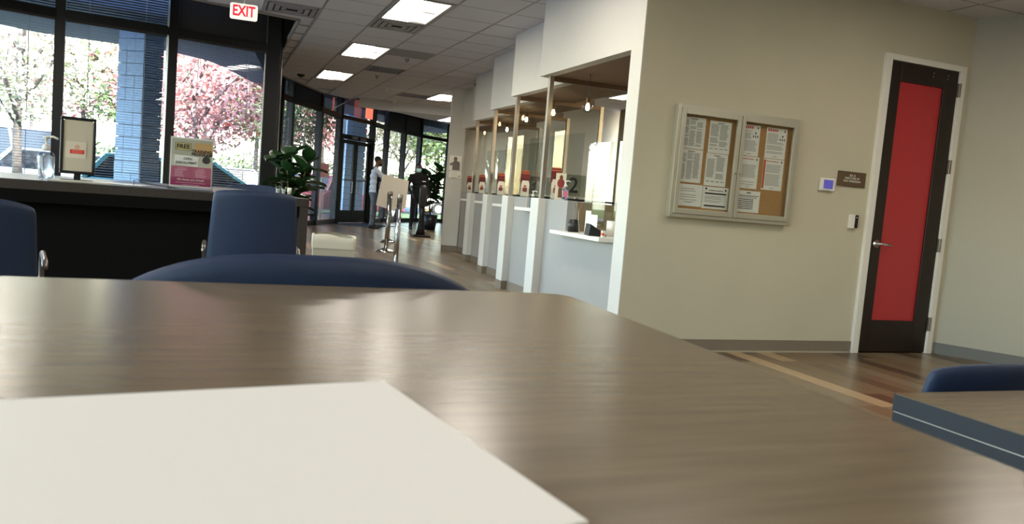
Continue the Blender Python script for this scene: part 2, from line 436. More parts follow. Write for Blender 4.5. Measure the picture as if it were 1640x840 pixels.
# red door ---------------------------------------------------------
d2 = struct(MB().box(5.2, 5.27, YW - .03, YW + .1, 0, 2.56).box(6.06, 6.13, YW - .03, YW + .1, 0, 2.56).box(5.27, 6.06, YW - .03, YW + .1, 2.51, 2.56).build('door_1', M_trim, bevel=.004))
MB().box(5.27, 5.40, YW - .01, YW + .035, .01, 2.51).box(5.90, 6.06, YW - .01, YW + .035, .01, 2.51).box(5.40, 5.90, YW - .01, YW + .035, 2.35, 2.51).box(5.40, 5.90, YW - .01, YW + .035, .01, .29).build('door_leaf', M_doorw, d2, bevel=.004)
MB().box(5.395, 5.905, YW + .008, YW + .016, .28, 2.36).build('door_pane', M_redpane, d2)
hd = MB().lathe([(.036, 0), (.036, .012), (.014, .016), (.014, .045)], (0, 0, 0), 16)
hd.v = [(5.34 + a, YW - .01 - c, .955 + b) for a, b, c in hd.v]
hd.tube([(5.34, YW - .05, .955), (5.36, YW - .055, .957), (5.47, YW - .055, .952)], .012)
hd.build('door_handle', M_chrome, d2, smooth=True)
MB().box(5.272, 5.29, YW - .014, YW - .0, .90, 1.01).build('strike_plate', M_black, d2)
for z in (2.35, 1.68, .98, .27): MB().box(6.05, 6.075, YW - .04, YW - .012, z - .06, z + .06).build('hinge', M_steel, d2, bevel=.004)
for x in (5.76, 5.93):
    for z in (2.43, 2.46): 
        q = MB().lathe([(.006, 0), (.006, .004)], (0, 0, 0), 10); q.v = [(x + a, YW - .01 - c, z + b) for a, b, c in q.v]; q.build('screw_cap', M_chrome, d2)
struct(MB().box(5.2, 6.1, YW + .14, YW + .2, 0, 2.6).build('wall_behind_door', mat('red_room', (120, 30, 30), .8)))

# ------------------------------------------------------------------ window walls
HEAD = 2.87; TOP = 3.93
def bay(n, a, b, blind='open', top='closed', frame=.07, sill=.12, doorbay=False, hide=False):
    a, b = Vector(a), Vector(b); d = (b - a); L = d.length; ang = math.atan2(d.y, d.x)
    o = bpy.data.objects.new('window_%d' % n, None); C.objects.link(o); o.location = (a.x, a.y, 0); o.rotation_euler = (0, 0, ang); struct(o)
    f = frame
    MB().box(-f / 2, f / 2, -.08, .08, 0, TOP).build('mullion', M_frame, o)
    MB().box(f / 2, L - f / 2, -.07, .07, HEAD - .05, HEAD + .05).build('transom', M_frame2 if doorbay else M_frame, o)
    MB().box(f / 2, L - f / 2, -.05, .05, 0, sill).build('sill', M_frame, o)
    MB().box(f / 2, L - f / 2, .02, .028, sill if not doorbay else 2.42, HEAD - .05).build('pane', M_wglass, o)
    MB().box(f / 2, L - f / 2, .02, .028, HEAD + .05, TOP).build('pane', M_wglass, o)
    for which, z0, z1, st in (('low', .3 if not doorbay else 2.45, HEAD - .08, blind), ('high', HEAD + .06, TOP - .02, top)):
        if not st: continue
        bl = thing('window_blind', '%s slat blind, %s pane %s' % ({'open': 'open', 'closed': 'closed dark', 'half': 'partly open'}[st], 'tall lower' if which == 'low' else 'upper', BAYN[n]), 'blind', (a.x, a.y, 0), ang, 'slat blinds on the curtain wall')
        tilt = math.radians({'open': 12, 'half': 27 if which == 'low' else 42, 'closed': 68}[st]); w_, sp = .025, (.032 if st != 'closed' else .022)
        mb = MB(); z = z0
        while z < z1:
            dy, dz = w_ / 2 * math.cos(tilt), w_ / 2 * math.sin(tilt)
            mb.add([(f / 2 + .01, -.03 - dy, z - dz), (L - f / 2 - .01, -.03 - dy, z - dz), (L - f / 2 - .01, -.03 + dy, z + dz), (f / 2 + .01, -.03 + dy, z + dz)], [(0, 1, 2, 3)])
            z += sp
        mb.build('slats', M_blind if st != 'closed' and which == 'low' else M_blindd, bl, kind='stuff')
        MB().box(f / 2 + .01, L - f / 2 - .01, -.05, -.015, z1, z1 + .03).build('head_rail', M_blindd, bl)
        if st != 'closed':
            for t in (.25, .75): MB().box(L * t - .004, L * t + .004, -.032, -.03, z0, z1).build('cord', M_blind, bl)
    return o
BAYN = {1: 'left of the black framed stand', 2: 'behind the brick pillar', 3: 'left of the thick dark column', 4: 'right of the thick dark column', 5: 'behind the tall fig leaves', 6: 'left of the entrance doors',
        7: 'over the entrance doors', 8: 'right of the entrance doors', 9: 'behind the man with the board', 10: 'between the two men', 11: 'behind the masked man', 12: 'nearest the poster column', 13: 'at the far left edge', 14: 'beyond the left edge', 15: 'hidden on the left', 16: 'on the left side', 17: 'on the rear left side'}
A1, A2, A3 = (-1.83, 11.17), (-.575, 11.30), (.69, 11.59)
bay(2, A1, A2, 'open', 'half', .11); bay(3, A2, A3, 'open', 'closed', .11)
bay(1, (-3.1, 10.75), A1, 'open', 'half', .11)
bay(13, (-4.3, 9.9), (-3.1, 10.75), None, None); bay(14, (-5.4, 8.6), (-4.3, 9.9), None, None); bay(15, (-6.2, 7.1), (-5.4, 8.6), None, None)
bay(16, (-6.5, 3.6), (-6.2, 7.1), None, None); bay(17, (-6.5, -.5), (-6.5, 3.6), None, None)
F = [(1.27, 17.75), (1.55, 18.4), (2.38, 19.9), (3.08, 21.4), (4.22, 22.7), (4.86, 23.8), (5.63, 24.85), (6.38, 25.75), (7.68, 26.75)]
bay(4, F[0], F[1], 'half', 'half', .1); bay(5, F[1], F[2], 'half', 'closed', .1); bay(6, F[2], F[3], 'half', None, .12)
bay(7, F[3], F[4], None, None, .12, 0, True); bay(8, F[4], F[5], 'open', 'open', .12); bay(9, F[5], F[6], None, 'closed', .11)
bay(10, F[6], F[7], None, 'closed', .11); bay(11, F[7], F[8], None, 'half', .11); bay(12, F[8], (8.45, 27.6), None, 'half', .11)
# the thick dark column and the return wall behind it
struct(MB().box(.60, .80, 11.5, 11.78, 0, TOP).build('trim_3', M_frame, bevel=.01))
struct(MB().bar((.78, 11.7, 2.0), (1.24, 17.7, 2.0), .1, 3.9).build('wall_return', M_dark))
struct(MB().box(-6.6, 8.6, 27.8, 27.9, 0, .01).build('trim_4', M_frame))

# entrance doors in bay 7
a, b = Vector(F[3]), Vector(F[4]); L = (b - a).length; ang = math.atan2(b.y - a.y, b.x - a.x)
ed = bpy.data.objects.new('door_2', None); C.objects.link(ed); ed.location = (a.x, a.y, 0); ed.rotation_euler = (0, 0, ang); struct(ed)
MB().box(.06, L - .06, -.08, .06, 2.3, 2.42).build('door_header', M_frame, ed)
MB().box(.06, .15, -.06, .06, 0, 2.3).box(L - .15, L - .06, -.06, .06, 0, 2.3).build('door_jamb', M_frame, ed)
for s0, s1 in ((.15, L / 2 - .01), (L / 2 + .01, L - .15)):
    lf = MB().box(s0, s0 + .09, -.03, .02, .02, 2.28).box(s1 - .09, s1, -.03, .02, .02, 2.28).box(s0 + .09, s1 - .09, -.03, .02, 2.18, 2.28).box(s0 + .09, s1 - .09, -.03, .02, .02, .36).build('door_leaf', M_frame, ed)
    MB().box(s0 + .09, s1 - .09, -.008, 0, .36, 2.18).build('pane', M_wglass, lf)
    MB().box(s0 + .09, s1 - .09, -.075, -.045, 1.18, 1.21).build('push_bar', M_frame2, lf)
    xx = s1 - .16 if s0 < L / 3 else s0 + .12
    MB().tube([(xx, -.04, 1.15), (xx, -.09, 1.15), (xx, -.09, .85), (xx, -.04, .85)], .012).build('pull_handle', M_steel, lf)
MB().box(L * .3, L * .45, -.12, -.08, 2.32, 2.39).box(L * .55, L * .72, -.12, -.08, 2.31, 2.38).build('door_closer', mat('closer_grey', (150, 150, 150), .4, metal=.6), ed)

# ================================================================== OUTSIDE
gr = struct(MB().prism([(-70, -20), (80, -20), (80, 110), (-70, 110)], -.4, -.13).build('ground', mat('asphalt', (62, 68, 80), .9, var=.15, scale=3)))
struct(MB().prism([(-7.8, 12.2), (-2, 13.2), (.1, 13.4), (.6, 18.5), (3, 23), (8, 29), (12, 31), (14, 28.5), (8.7, 28.0), (4.1, 23), (1.2, 18), (.7, 11.8), (-1.8, 11.3), (-7.0, 8.0)], -.129, -.03).build('sidewalk', mat('concrete', (120, 122, 126), .85, var=.08, scale=4)))
tag(MB().prism([(-12, 15.5), (-2.4, 16.8), (.5, 18.2), (1.5, 22.5), (6, 29.5), (13, 35.5), (12, 38), (3, 32), (-2, 25), (-12, 21)], -.129, -.06).build('lawn_strip', mat('grass', (74, 96, 52), .95, var=.3, scale=9)), 'green grass strip between the walk and the parked cars', 'grass', kind='stuff')
tag(MB().prism([(-40, 58), (60, 58), (60, 100), (-40, 100)], -.129, .5).build('far_lawn', mat('grass_far', (84, 104, 60), .95, var=.3, scale=3)), 'sunny grass bank beyond the car park', 'grass', kind='stuff')
# canopy edge over the walk
struct(MB().prism([(-7.0, 9.5), (-3.4, 12.1), (-1.9, 12.6), (.35, 12.9), (.9, 17.6), (2.6, 21.2), (4.6, 24.2), (8.6, 28.4), (7.8, 29.6), (3.2, 25), (1.0, 20.6), (.1, 17.7), (-.2, 17.0), (-.85, 16.4), (-3.0, 16.2), (-8.5, 12)], 3.3, 3.75).build('canopy', mat('canopy_blue_grey', (92, 104, 126), .7)))
M_block = mat('split_block', (176, 204, 240), .9, var=.12, scale=14, bump=.9, bscale=30)
M_mortar = mat('mortar', (96, 100, 108), .95)
o = MB().box(.006, .394, 0, .1, .006, .194).build('brick', M_block, bevel=.004); blk_me = o.data; bpy.data.objects.remove(o)
def pier(x, y, rz, nx, ny, rows, name, bw=.4):
    p = struct(MB().box(.03, nx * bw - .03, .03, ny * bw - .03, 0, rows * .2).build(name, M_mortar)); p.location = (x, y, -.03); p.rotation_euler = (0, 0, rz)
    for r in range(rows):
        for side, cnt in ((0, nx), (1, ny)):
            for i in range(cnt):
                b_ = bpy.data.objects.new('brick', blk_me); C.objects.link(b_); b_.parent = p
                if side == 0: b_.location = (i * bw + random.uniform(-.002, .002), -.006 - random.random() * .006, r * .2)
                else: b_.location = (nx * bw + .006 + random.random() * .006, i * bw, r * .2); b_.rotation_euler = (0, 0, PI / 2)
                b_.scale = (bw / .4, 1, 1)
    return p
pier(-1.54, 14.6, math.radians(-33), 3, 3, 17, 'pillar', .16)
pier(4.0, 26.0, math.radians(20), 3, 3, 17, 'pillar', .24)

def foliage(name, m, c, r, n, size, parent):
    mb = MB()
    for _ in range(n):
        while True:
            p = Vector((random.uniform(-1, 1), random.uniform(-1, 1), random.uniform(-1, 1)))
            if .25 < p.length < 1: break
        q = Vector((c[0] + p.x * r[0], c[1] + p.y * r[1], c[2] + p.z * r[2])) 
        u = Vector((random.gauss(0, 1), random.gauss(0, 1), random.gauss(0, 1))).normalized(); v = u.orthogonal().normalized()
        s_ = size * random.uniform(.6, 1.3)
        mb.add([q - u * s_, q - v * s_ * .5, q + u * s_, q + v * s_ * .5], [(0, 1, 2, 3)])
    return mb.build(name, m, parent, kind='stuff')
FM = {'pink': mat('leaf_pink', (0, 0, 0), .7, island=[(222, 150, 140), (236, 190, 180), (200, 110, 100), (240, 214, 204)]),
      'green': mat('leaf_green', (0, 0, 0), .7, island=[(88, 116, 66), (140, 160, 92), (70, 100, 70), (176, 186, 120)]),
      'pale': mat('leaf_pale', (0, 0, 0), .7, island=[(206, 200, 160), (222, 216, 190), (180, 176, 130), (232, 222, 210)]),
      'red': mat('leaf_red', (0, 0, 0), .7, island=[(180, 60, 50), (210, 96, 74), (160, 60, 60), (224, 140, 110)])}
def tree(x, y, h, r, kind, label, n=2200, size=.1, bare=False):
    t = thing('tree', label, 'tree', (x, y, -.13), random.uniform(0, 6), 'trees around the car park')
    tr = MB(); tr.tube([(0, 0, 0), (.05, .03, h * .25), (0, .05, h * .5), (.08, 0, h * .8)], .11, 8, .03)
    tr.build('trunk', M_bark, t, smooth=True)
    br = MB()
    for i in range(9 if not bare else 16):
        a_ = i * 2.4; z = h * random.uniform(.22, .55); e = Vector((math.cos(a_) * r * .8, math.sin(a_) * r * .8, z + h * random.uniform(.25, .42)))
        m_ = Vector((e.x * .4, e.y * .4, z + (e.z - z) * .5))
        br.tube([(0, 0, z), m_, e], .05, 5, .012)
        for j in range(3): br.tube([m_, m_ + Vector((random.uniform(-.6, .6), random.uniform(-.6, .6), random.uniform(.5, 1.3)))], .02, 4, .006)
    br.build('branches', M_bark, t, smooth=True)
    foliage('crown', FM[kind], (0, 0, h * .66), (r, r, h * .36), n, size, t)
trees = [(-3.9, 19.6, 6.5, 2.0, 'pale', 'pale leafed tree seen left of the block pillar'), (-2.9, 32, 8, 2.6, 'green', 'yellow green tree beside the white van'),
         (-.5, 20.8, 5.4, 2.0, 'pink', 'pink leafed tree nearest the desk poster'), (1.9, 24.6, 6.2, 1.8, 'green', 'green tree by the teal car'), (-4.6, 33, 9, 3.4, 'pink', 'tall pink tree far beyond the white van'),
         (1.6, 33, 8.5, 3.2, 'red', 'red crowned tree behind the thick dark column'), (3.4, 31, 7.6, 2.8, 'pink', 'pink crowned tree outside, left of the entrance'), (4.6, 37, 9, 3.2, 'green', 'tall green tree beyond the entrance'),
         (8.2, 36, 8, 2.8, 'pale', 'pale bare looking tree behind the man with the board'), (10.0, 33.5, 6.5, 2.4, 'green', 'green tree behind the masked man'), (11.2, 41, 10, 3.6, 'green', 'big green tree beyond the last window'),
         (-8, 30, 9, 3.5, 'pale', 'pale tree at the far left of the car park'), (13, 38, 8, 3, 'pale', 'pale yellow tree beyond the far corner'), (-.5, 42, 11, 4.5, 'pink', 'broad pink tree on the far bank'),
         (6.5, 46, 11, 4.5, 'red', 'broad red tree on the far bank'), (-9, 48, 12, 5, 'green', 'broad green tree at the far left bank'), (13.5, 52, 12, 5.5, 'green', 'broad green tree at the far right bank'),
         (-12, 16, 8, 3.2, 'pale', 'pale tree by the left side windows'), (-13, 6, 8, 3.2, 'green', 'green tree outside the rear left windows')]
for tr_ in trees: tree(*tr_[:5], tr_[5], n=6500 if tr_[1] < 40 else 6000, size=.07 if tr_[1] < 30 else .12)
sh_ = MB()
def hedge(x, y, w_, d_, h_, kind, label):
    t = thing('hedge', label, 'hedge', (x, y, -.13)); MB().tube([(0, 0, 0), (0, 0, h_ * .7)], .06, 6).build('stem', M_bark, t)
    foliage('leaves', FM[kind], (0, 0, h_ * .55), (w_, d_, h_ * .55), 2600, .12, t)
hedge(-6, 39, 5, 1, 2.0, 'green', 'dark green hedge behind the white van'); hedge(4, 41, 6, 1, 2.2, 'green', 'long green hedge beyond the entrance'); hedge(13, 44, 5, 1.2, 2.4, 'green', 'green hedge at the far right bank')

def car(x, y, rz, col, label, h=1.45, Lc=4.5, van=False):
    t = thing('car', label, 'car', (x, y, -.13), rz, 'cars parked outside')
    W = .88
    def hull(prof, w0, w1, zs):
        m = MB(); n = len(prof)
        vs = [(px_, -(w0 if pz < zs else w1), pz) for px_, pz in prof] + [(px_, (w0 if pz < zs else w1), pz) for px_, pz in prof]
        m.add(vs, [tuple(range(n)), tuple(range(n, 2 * n))[::-1]] + [(i, (i + 1) % n, n + (i + 1) % n, n + i) for i in range(n)]); return m
    L2 = Lc / 2
    m = mat('car_%s' % '_'.join(map(str, col)), col, .25, coat=.8, metal=.2)
    hull([(-L2, .3), (L2, .3), (L2, .62), (L2 - .25, .8), (L2 - 1.1, .92), (-L2 + .3, .95), (-L2, .8)], W, W, 9).build('body', m, t, bevel=.06)
    rf = h - .05
    c0, c1, r0, r1 = (-L2 + .15, L2 - 1.1, -L2 + .55, L2 - 1.9) if not van else (-L2 + .05, L2 - .9, -L2 + .2, L2 - 1.5)
    hull([(c0, .9), (c1, .9), (r1, rf), (r0, rf)], W - .04, W - .2, 1.0).build('windows', mat('car_glass', (20, 26, 32), .08), t, bevel=.03)
    MB().prism([(r0 - .03, -W + .19), (r1 + .03, -W + .19), (r1 + .03, W - .19), (r0 - .03, W - .19)], rf - .01, rf + .05).build('roof', m, t, bevel=.03)
    for sx_ in (-1, 1):
        for ca_, cb_, cw_ in ((c1 - .02, r1, .06), (c0, r0, .08), ((c0 + c1) / 2, (r0 + r1) / 2, .06)): MB().bar((ca_, sx_ * (W - .05), .92), (cb_, sx_ * (W - .2), rf), cw_, cw_).build('pillar', m, t)
    for xx in (-L2 + .85, L2 - .85):
        for yy in (-W + .05, W - .05):
            q = MB().lathe([(.2, -.1), (.32, -.1), (.33, 0), (.32, .1), (.2, .1)], (0, 0, 0), 18); q.v = [(xx + a_, yy + c_, .32 + b_) for a_, b_, c_ in q.v]
            wh = q.build('wheel', mat('tyre', (18, 18, 18), .8), t)
            q = MB().lathe([(.19, -.11), (.19, .11)], (0, 0, 0), 14); q.v = [(xx + a_, yy + c_, .32 + b_) for a_, b_, c_ in q.v]; q.build('rim', M_alu, wh)
    for yy in (-W + .2, W - .2):
        MB().box(L2 - .06, L2 + .01, yy - .15, yy + .15, .6, .72).build('headlight', M_trim, t); MB().box(-L2 - .01, -L2 + .06, yy - .14, yy + .14, .68, .8).build('tail_light', mat('tail_red', (170, 20, 20), .3), t)
car(-5.4, 29.5, .05, (236, 238, 240), 'white van parked beyond the block pillar', 2.15, 4.9, True)
car(-3.1, 23.6, .1, (226, 230, 232), 'white saloon parked in front of the white van')
car(-.35, 18.4, .06, (70, 160, 172), 'teal car parked right of the desk poster')
car(-.6, 25.6, .0, (60, 120, 160), 'blue car parked behind the pink tree')
car(.9, 30.5, .2, (200, 205, 210), 'silver car parked beyond the thick dark column')
car(4.1, 34.5, .3, (40, 80, 150), 'blue car parked beyond the fig leaves')
car(4.6, 28.6, .7, (190, 40, 60), 'red car parked close to the glass left of the entrance')
car(9.0, 38.3, .1, (220, 224, 228), 'white car parked beyond the masked man')
rb = thing('street_sign', 'orange red sign panel on a post outside by the entrance', 'sign', (2.95, 23.2, -.13)); MB().tube([(0, 0, 0), (0, 0, 1.6)], .03).build('post', M_steel, rb); MB().box(-.17, .17, -.03, .0, 1.35, 1.75).build('panel', mat('sign_red', (210, 60, 30), .5), rb)

# ================================================================== CEILING FITTINGS
TL = ['large ceiling light nearest the camera, in view at the top edge', 'second ceiling light down the row above the corridor', 'third and smallest ceiling light in the left row', 'ceiling light beside the teller column',
      'added unseen ceiling light just above the camera', 'added ceiling light over the table, out of view', 'added unseen ceiling light over the left of the room', 'added unseen ceiling light left behind the camera', 'added unseen ceiling light before the notice board wall', 'added unseen ceiling light behind and right of the camera', 'added unseen ceiling light over the dark reception desk', 'added unseen ceiling light behind the camera over the near room end', 'ceiling light inside the staff room', 'ceiling light at the near end of the staff room']
for i, (x, y) in enumerate(trof + back_trof):
    t = thing('ceiling_light', TL[i], 'ceiling light', (x, y, CEIL), 0, 'recessed ceiling lights')
    MB().box(.01, .05, .01, 1.19, -.012, .01).box(.55, .59, .01, 1.19, -.012, .01).box(.05, .55, .01, .05, -.012, .01).box(.05, .55, 1.15, 1.19, -.012, .01).build('frame', M_grid, t)
    q = MB(); pr = [(.06, -.0), (.09, .006), (.2, .008), (.33, .006), (.36, .0)]
    q.sheet(lambda u, v: (.05 + .3 * u, .05 + 1.1 * v, -.004 + .01 * math.sin(u * PI)), 6, 1); q.build('lens', M_lamp, t, smooth=True)
    q = MB().sheet(lambda u, v: (.35 + .2 * u, .05 + 1.1 * v, -.004 + .008 * math.sin(u * PI)), 4, 1); q.build('side_lens', M_lamp2, t, smooth=True)
t = thing('ceiling_light', 'glowing light in the lowered ceiling over the entrance', 'ceiling light', (4.95, 17.25, 2.8), 0, 'recessed ceiling lights')
MB().box(0, .6, 0, 1.2, -.015, 0).build('frame', M_grid, t); MB().box(.03, .57, .03, 1.17, -.02, -.015).build('lens', M_lamp, t)
VL = ['square air vent above the dark window column', 'square air vent touching the largest ceiling light', 'square air vent right of the smallest corridor light', 'square air vent beside the farthest corridor light']
for i, (x, y) in enumerate(vents):
    t = thing('air_vent', VL[i], 'vent', (x, y, CEIL), 0, 'ceiling air vents')
    MB().box(.005, .595, .005, .03, -.01, .01).box(.005, .595, .57, .595, -.01, .01).box(.005, .03, .03, .57, -.01, .01).box(.57, .595, .03, .57, -.01, .01).build('frame', M_grid, t)
    MB().box(.03, .57, .03, .57, .004, .01).build('duct_back', M_dark, t)
    if i < 2:
        for j, s_ in enumerate((.07, .14, .21)):
            q = MB(); a0, a1 = s_, .6 - s_
            for (u0, v0, u1, v1) in ((a0, a0, a1, a0), (a1, a0, a1, a1), (a1, a1, a0, a1), (a0, a1, a0, a0)): q.bar((u0, v0, -.01), (u1, v1, -.01), .05, .01)
            q.build('louver_ring', M_grid, t)
    else:
        for j in range(8): MB().bar((.06 + .065 * j, .05, -.004), (.06 + .065 * j, .55, -.004), .03, .006, (.6, 0, 1)).build('louver', M_grid, t)
gt = tag(MB().box(.014, .586, .014, .586, -.006, .01).build('return_grille', M_tile2), 'darker grey grille tile beside the second ceiling light', 'vent'); gt.location = (2.24, 10.84, CEIL)
SL = [((482, 119), 'black dome camera on the ceiling near the windows', 'camera', .07), ((761, 133), 'small dark sprinkler head by the teller soffit', 'sprinkler', .03), ((652, 94), 'small dark sprinkler head right of the second ceiling light', 'sprinkler', .035), ((604, 121), 'small dark sprinkler head below the third air vent', 'sprinkler', .03), ((618, 142), 'white smoke detector disc on the far ceiling', 'smoke detector', .06), ((631, 162), 'small pale detector near the bulkhead', 'smoke detector', .05)]
for (p_, l_, c_, r_) in SL:
    q = at_z(p_[0], p_[1], CEIL)
    o = tag(MB().lathe([(r_, 0), (r_, -.02), (r_ * .8, -.035), (r_ * .55, -.05 if c_ == 'camera' else -.045), (.005, -.06)], (0, 0, 0), 14).build({'camera': 'dome_camera', 'sprinkler': 'sprinkler_head', 'smoke detector': 'smoke_detector'}[c_], M_black if c_ == 'camera' else (M_steel if c_ == 'sprinkler' else M_trim), smooth=True), l_, c_); o.location = (q.x, q.y, CEIL)
# exit sign hanging on its stem
ex = thing('exit_sign', 'hanging white exit sign with red letters near the ceiling', 'sign', (.225, 9.05, 2.83), math.radians(-4))
MB().box(-.14, .14, -.02, .02, -.085, .085).build('housing', mat('exit_face', (238, 226, 214), .5, emit=.35), ex, bevel=.02)
MB().tube([(0, 0, .085), (0, 0, CEIL - 2.83)], .008).build('stem', M_trim, ex)
text('lettering', 'EXIT', .155, (0, -.0215, 0), FRONT, mat('exit_red', (226, 26, 48), .5, emit=.5), ex, sx=.72, bold=.004)
ex_reflection = thing('exit_sign', 'orange red reflection of an exit sign over the entrance, built as a glowing box', 'sign', (4.0, 22.2, 3.25), math.radians(48))
MB().box(-.16, .16, -.02, .02, -.3, .2).build('housing', mat('exit_glow', (226, 110, 84), .5, emit=.5), ex_reflection)  # solid glowing box stands in for the reflection of an exit sign
# staff-side pendants
for (px_, py_, x_, lb) in ((941, 172, 3.4, 'clear globe pendant lamp hanging over the nearest teller window'), (886, 181, 3.8, 'clear globe pendant lamp hanging beside the tall post of number 2'), (843, 192, 4.1, 'clear globe pendant lamp in the third teller window'), (812, 208, 4.4, 'clear globe pendant lamp hanging farthest down the teller row')):
    p_ = at_x(px_, py_, x_)
    if p_.y > 6.9 and px_ == 941: p_ = at_y(px_, py_, 6.6)
    if px_ == 886: p_ = at_y(px_, py_, 8.2)
    if px_ == 843: p_ = at_y(px_, py_, 9.8)
    if px_ == 812: p_ = at_y(px_, py_, 11.6)
    t = thing('pendant_lamp', lb, 'pendant lamp', p_, 0, 'globe pendants over the teller counters')
    MB().lathe([(.004, -.05), (.03, -.043), (.048, -.02), (.052, 0), (.045, .025), (.025, .045)], (0, 0, 0), 16).build('globe', M_acr, t, smooth=True)
    MB().lathe([(.004, -.03), (.016, -.022), (.02, 0), (.014, .02), (.01, .035)], (0, 0, 0), 12).build('bulb', mat('warm_bulb', (255, 226, 170), .4, emit=14), t, smooth=True)
    MB().lathe([(.02, .04), (.02, .085), (.008, .095)], (0, 0, 0), 12).build('socket', mat('bronze_socket', (80, 60, 34), .35, metal=.8), t)
    MB().tube([(0, 0, .09), (0, 0, SOF - p_.z)], .003, 5).build('cord', M_black, t)

# ================================================================== NOTICE BOARD WALL
nb = thing('notice_board', 'wall mounted cork notice board with two aluminium framed glass doors', 'notice board', (3.22, YW - .002, 1.05))
BW, BH = 1.14, .85
def bx_(x0, x1, z0, z1, y0=-.06, y1=0): return MB().box(x0, x1, y0, y1, z0, z1)
MB().box(0, .03, -.06, 0, 0, BH).box(BW - .03, BW, -.06, 0, 0, BH).box(.03, BW - .03, -.06, 0, 0, .03).box(.03, BW - .03, -.06, 0, BH - .03, BH).build('case', M_alu, nb, bevel=.003)
MB().box(.03, BW - .03, -.02, -.004, .03, BH - .03).build('cork_panel', M_cork, nb)
for x0, x1 in ((.03, BW / 2 - .003), (BW / 2 + .003, BW - .03)):
    dr = MB().box(x0, x0 + .035, -.072, -.05, .03, BH - .03).box(x1 - .035, x1, -.072, -.05, .03, BH - .03).box(x0 + .035, x1 - .035, -.072, -.05, .03, .07).box(x0 + .035, x1 - .035, -.072, -.05, BH - .07, BH - .03).build('door', M_alu, nb, bevel=.002)
    MB().box(x0 + .035, x1 - .035, -.062, -.058, .07, BH - .07).build('pane', M_acr, dr)
    kx = x1 - .018 if x0 < .3 else x0 + .018
    q = MB().lathe([(.008, 0), (.008, .01)], (0, 0, 0), 10); q.v = [(kx + a_, -.072 - c_, .37 + b_) for a_, b_, c_ in q.v]; q.build('lock', M_chrome, dr)
sheets = [(0, 0.0, .43, .02, .355, 'cols3', 'top left notice sheet of small grey columns on the cork board'), (0, .51, .92, .03, .375, 'cols2', 'notice sheet of two text columns, top row beside the left door lock side'),
          (0, 0.0, .43, .362, .715, 'cols3', 'dense grey column sheet, second row at the far left of the board'), (0, .50, .91, .38, .73, 'cols2', 'two column sheet in the second row of the left glass door'),
          (0, 0.0, .49, .735, .97, 'plain', 'white form with a few short lines, bottom left of the board'), (0, .50, .985, .74, .98, 'bars', 'white form crossed by two black bars, bottom row'),
          (1, 0.0, .36, .02, .36, 'redhead', 'red headed notice with small figures, top row of the right door'), (1, .49, .90, .02, .36, 'redhead', 'red headed notice with small figures at the top right of the board'),
          (1, .03, .40, .366, .72, 'redline', 'notice with small red heading, second row beside the right lock'), (1, .49, .90, .366, .715, 'redbar', 'notice with a thick orange bar down its left edge'),
          (1, .03, .49, .745, .985, 'cal', 'white sheet with a black ruled schedule, bottom row of the right door')]
